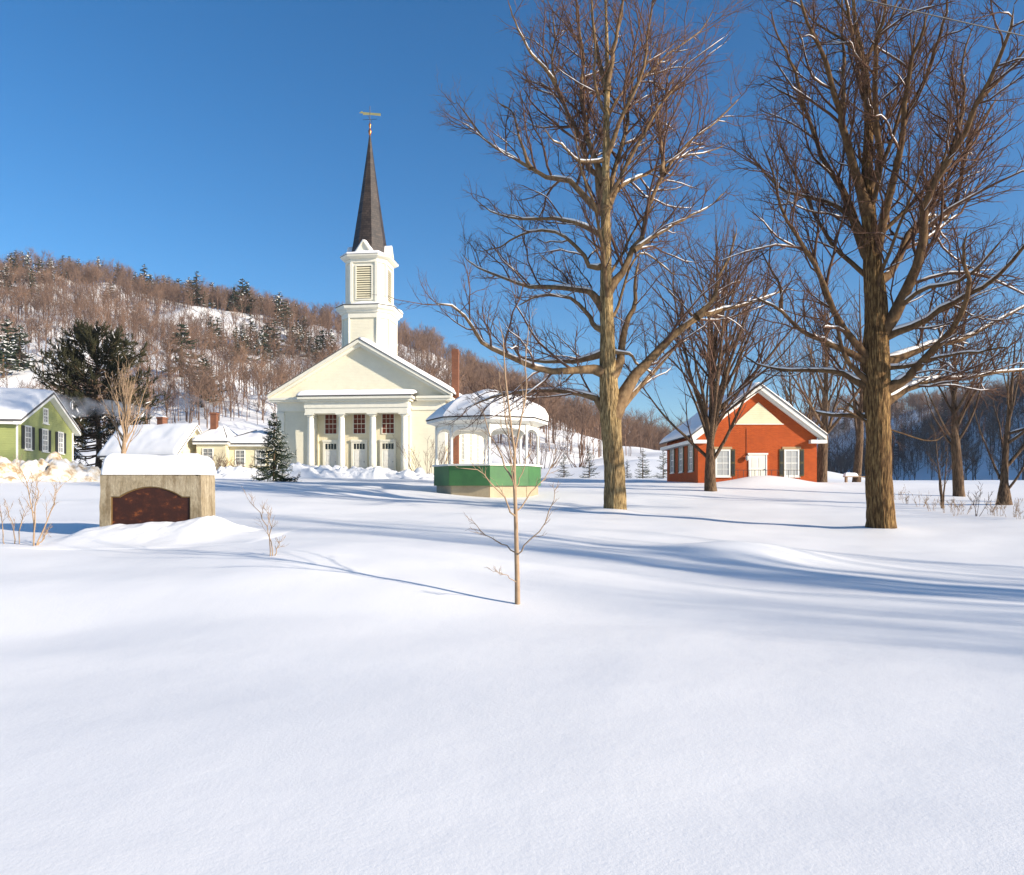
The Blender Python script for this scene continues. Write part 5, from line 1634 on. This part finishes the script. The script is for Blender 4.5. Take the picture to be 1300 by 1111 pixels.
# drift round the monument
def drift_h(x, y):
    lx, ly = x - MX, y - MY
    g = ground_h(x, y)
    line = np.interp(lx, [-2.2, -1.15, -.9, .75, 1.0, 1.25, 1.6, 2.0, 2.6], [.55, .60, .76, .80, .90, 1.00, .84, .68, .55])
    line = line + .022 * fbm(x * 4.3, y * 4.3, seed=77, oct=3)
    w = np.where(ly < 0, np.exp(-(ly / 1.05) ** 2) * np.exp(-((lx - .15) / 1.75) ** 6), np.exp(-(ly / (.35 + .6 * smooth(.6, 1.3, lx))) ** 2))
    apron = .16 * np.exp(-((lx - .3) / 1.6) ** 2) * np.exp(-((ly + .75) / .7) ** 2)
    scoop = -.10 * np.exp(-((lx + 1.25) / .25) ** 2) * np.exp(-((ly - .15) / .4) ** 2)
    e = np.maximum(np.abs(lx - .15) / 3.0, np.abs(ly) / 2.4)
    return g + w * np.maximum(line - g, -.02) * (1 - smooth(2.0, 2.7, np.abs(lx))) + apron + scoop + .006 - .06 * smooth(.82, 1.0, e)


dxs, dys = np.linspace(MX - 2.85, MX + 3.15, 150), np.linspace(MY - 2.4, MY + 2.4, 120)
o = mobj('snow_drift', grid_mesh('snow_drift', dxs, dys, drift_h), SNOW)
tag(o, 'smooth snow drift heaped around the stone monument', 'snow', kind='structure')


# ------------------------------------------------------------------ ploughed snow banks
def snow_bank(name, path, width, height, seed, label, mat_, rough=0.5):
    path = catmull(np.array(path, float), 160)
    t = unit(np.gradient(path, axis=0)); nrm = np.stack([-t[:, 1], t[:, 0]], -1)
    m = 44
    v = np.linspace(-1, 1, m)
    XY = path[:, None, :2] + nrm[:, None, :] * (v[None, :, None] * width * 0.5)
    X, Y = XY[..., 0], XY[..., 1]
    u = np.linspace(0, 1, 160)[:, None]
    prof = np.clip(1 - np.abs(v) ** 1.6, 0, 1)[None] * np.minimum(1, np.minimum(u, 1 - u) * 10)
    n1 = fbm(X * .45, Y * .45, seed=seed, oct=2)
    n2 = np.abs(fbm(X * 1.0, Y * 1.0, seed=seed + 1, oct=4))
    H = height * prof * (0.75 + 0.40 * n1) + rough * (n2 - .35) * np.sqrt(prof)
    Z = ground_h(X, Y) + H - 0.05 - .1 * (prof < .02)
    V = np.stack([X, Y, Z], -1).reshape(-1, 3)
    i = np.arange(m - 1)[None] + np.arange(159)[:, None] * m
    Q = np.stack([i, i + 1, i + 1 + m, i + m], -1).reshape(-1, 4)
    o = mobj(name, mesh_arrays(name, V, Q), mat_)
    tag(o, label, 'snow bank', kind='structure')
    return o


q = lambda px, z: P(px, 612, z)
snow_bank('snow_bank', [q(-70, 30), q(-20, 32), q(40, 33.5), q(90, 35), q(132, 36)], 4.2, 1.35, 201, 'dirty ploughed snow bank in front of the green house', DIRTY, .6)
snow_bank('snow_bank', [q(190, 54), q(270, 54), q(330, 55), q(400, 56), q(450, 57), q(500, 57), q(560, 56)], 3.6, .95, 202, 'lumpy white snow bank along the church front', SNOW, .5)
snow_bank('snow_bank', [q(120, 38), q(160, 40), q(230, 44)], 3.0, .6, 203, 'low ploughed bank behind the monument', SNOW, .5)


# ------------------------------------------------------------------ houses on the left
def cottage(name, loc, rz, L, D, wall_h, rise, wall_m, label, over=.35, snow=.28, trim=WHITE, seed=0, x0=None):
    """ridge along local x from -L to 0, gable end at x = 0, front eave at y = 0"""
    h = empty(name, loc, rz); tag(h, label, 'house')
    MB().yz([(0, -1.2), (D, -1.2), (D, wall_h), (D / 2, wall_h + rise), (0, wall_h)], -.2, 0).build('gable_wall', wall_m, h)
    MB().yz([(0, -1.2), (D, -1.2), (D, wall_h), (D / 2, wall_h + rise), (0, wall_h)], -L, -L + .2).build('gable_wall', wall_m, h)
    B((-L + .2, -.2, 0, .2, -1.2, wall_h)).build('front_wall', wall_m, h)
    B((-L + .2, -.2, D - .2, D, -1.2, wall_h)).build('rear_wall', wall_m, h)
    sl = rise / (D / 2)
    ze = wall_h - sl * over
    rf = MB()
    rf.yz([(-over, ze + .05), (-over, ze + .17), (D / 2, wall_h + rise + .17), (D / 2, wall_h + rise + .05)], -L - .3, .40)
    rf.yz([(D + over, ze + .05), (D + over, ze + .17), (D / 2, wall_h + rise + .17), (D / 2, wall_h + rise + .05)], -L - .3, .40)
    rf = rf.build('roof', SHINGLE, h)
    bd = MB()
    bd.yz([(-over - .02, ze - .12), (-over - .02, ze + .048), (D / 2, wall_h + rise + .048), (D / 2, wall_h + rise - .14)], .004, .38)
    bd.yz([(D + over + .02, ze - .12), (D + over + .02, ze + .048), (D / 2, wall_h + rise + .048), (D / 2, wall_h + rise - .14)], .004, .38)
    bd.build('rake_board', trim, h)
    B((-L, .002, -over, -.004, ze - .1, ze + .03)).build('eave_board', trim, h)
    for y in (0, D):
        B((.004, .03, y - (.0 if y == 0 else .22), y + (.22 if y == 0 else .0), -1.2, wall_h - .1)).build('corner_board', trim, h)
    snow_slab('roof_snow', (-L - .28, -over + .02, ze + .175), (.38, -over + .02, ze + .175), (.38, D / 2, wall_h + rise + .175), (-L - .28, D / 2, wall_h + rise + .175), snow, rf, 40, 16, .05, .3, seed=seed)
    snow_slab('roof_snow', (-L - .28, D + over - .02, ze + .175), (.38, D + over - .02, ze + .175), (.38, D / 2, wall_h + rise + .175), (-L - .28, D / 2, wall_h + rise + .175), snow, rf, 40, 16, .05, .3, seed=seed + 1)
    return h


gh = cottage('house', (-.663 * 42, 42.0, 2.2), math.radians(12.5), 13.0, 9.0, 3.15, 1.95, GREENH, 'sage green clapboard house with dark shutters and white trim', seed=31)
for yy in (1.6, 4.1, 6.7):
    sash_window(gh, yy, 0.0, 1.65, .78, 1.22, GREYPANE, WHITE, 2, 4, face=1, axis='y', fw=.09)
    for e in (-1, 1):
        y0, y1 = sorted((yy + e * .52, yy + e * .90))
        B((.004, .05, y0, y1, 1.58, 2.92)).build('shutter', SHUT_D, gh)
sash_window(gh, 4.2, 0.0, 3.38, .58, .78, GREYPANE, WHITE, 2, 4, face=1, axis='y', fw=.09)
for xx in (-3.0, -7.0):
    sash_window(gh, xx, 0.0, 1.3, .8, 1.3, GREYPANE, WHITE, 2, 4, fw=.09)

ct = cottage('cottage', (-27.0, 60.0, 2.55), math.radians(-15), 7.0, 4.3, 1.78, 2.25, CREAMH, 'low yellow cottage with steep snow roof behind the monument', seed=41)
for yy in (1.25, 3.05):
    sash_window(ct, yy, 0.0, .85, .5, .75, GREYPANE, WHITE, 2, 2, face=1, axis='y')
k = MB().box(-3.4, -2.85, 1.95, 2.5, 3.4, 4.75).box(-3.45, -2.80, 1.90, 2.55, 4.75, 4.90).build('chimney', BRICK2, ct)
MB().loft([[(-3.43, 1.92, 4.903), (-2.82, 1.92, 4.903), (-2.82, 2.53, 4.903), (-3.43, 2.53, 4.903)], [(-3.3, 2.1, 5.0), (-2.95, 2.1, 5.0), (-2.95, 2.4, 5.0), (-3.3, 2.4, 5.0)]]).build('snow_cap', SNOW_ROOF, k)

# L-shaped yellow house with hip roof
yh = empty('house', (-24.5, 60.6, 2.6)); tag(yh, 'pale yellow house with low hip roof and red chimney left of church', 'house')
B((-1.4, 1.0, .8, 5, -1.5, 2.55)).build('wall', CREAMH, yh)
B((1.0, 4.6, 1.6, 6, -1.5, 2.5)).build('wing_wall', CREAMH, yh)


def hip(name, x0, x1, y0, y1, ze, zr, parent, o=.4, seed=0):
    x0 -= o; x1 += o; y0 -= o; y1 += o
    r = (y1 - y0) / 2
    ra, rb = (x0 + min(r, (x1 - x0) / 2 - .2), (y0 + y1) / 2, zr), (x1 - min(r, (x1 - x0) / 2 - .2), (y0 + y1) / 2, zr)
    c = [(x0, y0, ze), (x1, y0, ze), (x1, y1, ze), (x0, y1, ze)]
    rf_ = MB().add(c + [ra, rb] + [(x, y, ze - .12) for x, y, _ in c], [(0, 1, 5, 4), (1, 2, 5), (2, 3, 4, 5), (3, 0, 4), (6, 7, 1, 0), (7, 8, 2, 1), (8, 9, 3, 2), (9, 6, 0, 3), (9, 8, 7, 6)]).build(name, SHINGLE, parent)
    B((x0 + .03, x1 - .03, y0 + .03, y1 - .03, ze - .28, ze - .122)).build('cornice', WHITE, parent)
    snow_slab('roof_snow', c[0], c[1], rb, ra, .30, rf_, 26, 12, .05, .3, seed)
    snow_fan('roof_snow', [(rb, c[1], c[2]), (ra, c[3], c[0])], .30, rf_, seed + 1)
    snow_slab('roof_snow', c[3], c[2], rb, ra, .30, rf_, 26, 12, .05, .3, seed + 2)
    return rf_


hip('roof', -1.4, 1.0, .8, 5, 2.75, 3.95, yh, o=.25, seed=51)
hip('wing_roof', 1.0, 4.6, 1.6, 6, 2.62, 3.6, yh, seed=55)
for xx in (-.45,):
    sash_window(yh, xx, .8, .95, .75, 1.15, GREYPANE, WHITE, 2, 4)
for xx in (1.9, 3.6):
    sash_window(yh, xx, 1.6, .85, .7, 1.15, GREYPANE, WHITE, 2, 4)
MB().box(-.75, -.25, 2.0, 2.5, 3.3, 5.05).box(-.80, -.20, 1.95, 2.55, 5.05, 5.22).build('chimney', BRICK2, yh)

# ------------------------------------------------------------------ overhead wire on two poles outside the view
wa, wb = np.array([5.7, 12.3]), np.array([9.1, 13.3])
dv = unit(wb - wa)
pA, pB = wa - dv * 42, wb + dv * 40
poles = []
for pp, lab in ((pA, 'wooden utility pole left of the view'), (pB, 'wooden utility pole right of the view')):
    g0 = gz(pp[0], pp[1])
    r = empty('utility_pole', (pp[0], pp[1], g0)); tag(r, lab, 'pole')
    MB().lathe([(.17, -.5), (.15, 3), (.11, 11.0 - g0)], 12).build('pole', BARK_S, r, smooth=True)
    B((-1.1, 1.1, -.20, -.12, 10.2 - g0, 10.32 - g0)).build('crossarm', BARK_S, r)
s = np.linspace(0, 1, 60)
XY = pA[None] * (1 - s)[:, None] + pB[None] * s[:, None]
# hangs so that it crosses the upper right sky
Zw = 9.62 + 3.2 * (s - .5) ** 2 - 0.35 * (s - .5)
V, Q, T = tubes(np.concatenate([XY, Zw[:, None]], 1)[None], np.full((1, 60), .011), 6, tip=False)
o = mobj('overhead_wire', mesh_arrays('overhead_wire', V, Q, T), IRON); tag(o, 'thin overhead wire crossing the sky at upper right', 'wire')

# snow-laden fallen limb and bench behind the school corner
bp = P(1075, 612, 55)
bn = empty('bench', (bp[0] + .4, bp[1], gz(bp[0] + .4, bp[1]))); tag(bn, 'wooden bench under snow beside the tree behind the school', 'bench')
B((-.6, 1.3, -.2, .2, .38, .44)).build('seat', SAP, bn)
for xx in (-.45, 1.15):
    B((xx - .05, xx + .05, -.15, .15, -.4, .38)).build('leg', SAP, bn)
snow_slab('snow', (-.6, -.2, .443), (0.35, -.2, .443), (.35, .2, .443), (-.6, .2, .443), .30, bn, 16, 10, .05, .3, seed=61)

# ------------------------------------------------------------------ chimney smoke drifting left
def smoke(name, a, b_, r0, r1, dens, label, seed):
    a, b_ = np.array(a, float), np.array(b_, float)
    n, m = 24, 16
    s = np.linspace(0, 1, n)
    c = a[None] * (1 - s)[:, None] + b_[None] * s[:, None]
    c[:, 2] += np.sin(s * 6) * r1 * .15
    R = (r0 + (r1 - r0) * s ** .7) * np.sqrt(np.clip(1 - (2 * s - 1) ** 8, 0, 1)) + .02
    V, Q, T = tubes(c[None], R[None], m, tip=True)
    o = mobj(name, mesh_arrays(name, V, Q, T), None)
    me = o.data; me.materials.clear()
    mt = bpy.data.materials.new('smoke'); mt.use_nodes = True
    nt = mt.node_tree; nt.nodes.clear()
    out = nt.nodes.new('ShaderNodeOutputMaterial'); pv = nt.nodes.new('ShaderNodeVolumePrincipled')
    tc = nt.nodes.new('ShaderNodeTexCoord'); nz = nt.nodes.new('ShaderNodeTexNoise'); rp = nt.nodes.new('ShaderNodeMapRange')
    nz.inputs['Scale'].default_value = .55; nz.inputs['Detail'].default_value = 4
    rp.inputs['From Min'].default_value = .44; rp.inputs['From Max'].default_value = .66; rp.inputs['To Min'].default_value = 0; rp.inputs['To Max'].default_value = dens
    nt.links.new(tc.outputs['Object'], nz.inputs['Vector']); nt.links.new(nz.outputs['Fac'], rp.inputs['Value']); nt.links.new(rp.outputs['Result'], pv.inputs['Density'])
    pv.inputs['Color'].default_value = (.92, .92, .93, 1); pv.inputs['Anisotropy'].default_value = .3
    nt.links.new(pv.outputs['Volume'], out.inputs['Volume'])
    me.materials.append(mt)
    tag(o, label, 'smoke', kind='stuff')
    return o


smoke('chimney_smoke', (-30.0, 63.2, 7.6), (-40.0, 63.0, 8.9), .25, 1.1, .8, 'pale smoke drifting left from the cottage chimney', 1)
smoke('chimney_smoke', (-26.7, 67.8, 8.2), (-31.5, 69.0, 10.2), .2, 1.0, .55, 'thin white smoke rising from the yellow house chimney', 2)


# dry weeds along the edge of the slope at the right
rgw = np.random.default_rng(88)
for k_, (px, z) in enumerate([(1152, 36), (1168, 34), (1184, 32), (1204, 31), (1222, 30), (1256, 29), (1268, 28), (1284, 27), (1296, 26), (1140, 38)]):
    p = P(px, 640, z)
    st = []
    for i in range(7):
        a = rgw.random() * 6.28; L = rgw.uniform(.3, .75); d = np.array([math.cos(a) * .35, math.sin(a) * .35, 1.0])
        b0 = np.array([math.cos(a) * .15, math.sin(a) * .15, 0])
        st.append(([b0, b0 + d * L * .5, b0 + d * L + np.array([d[0], d[1], -.2]) * .12], .007, .003))
    stem_plant('weed_tuft', (p[0], p[1], gz(p[0], p[1]) - .05), st, 300 + k_, 'dry weed tuft in the snow along the slope edge at right', 'weeds', SAP, 4, 1.6, 3, 'weeds along the slope edge', .3)


# ------------------------------------------------------------------ thin winter air
hz = B((-905, 905, -62, 1502, -1.5, 150)).build('haze', None)
hz.data.materials.clear()
hm_ = bpy.data.materials.new('haze'); hm_.use_nodes = True
hm_.node_tree.nodes.clear()
_o = hm_.node_tree.nodes.new('ShaderNodeOutputMaterial'); _p = hm_.node_tree.nodes.new('ShaderNodeVolumePrincipled')
_p.inputs['Color'].default_value = (0.86, 0.91, 1.0, 1); _p.inputs['Density'].default_value = 0.00008; _p.inputs['Anisotropy'].default_value = 0.2
hm_.node_tree.links.new(_p.outputs['Volume'], _o.inputs['Volume'])
hz.data.materials.append(hm_)
tag(hz, 'thin cold air that pales the far hills', 'haze', kind='stuff')
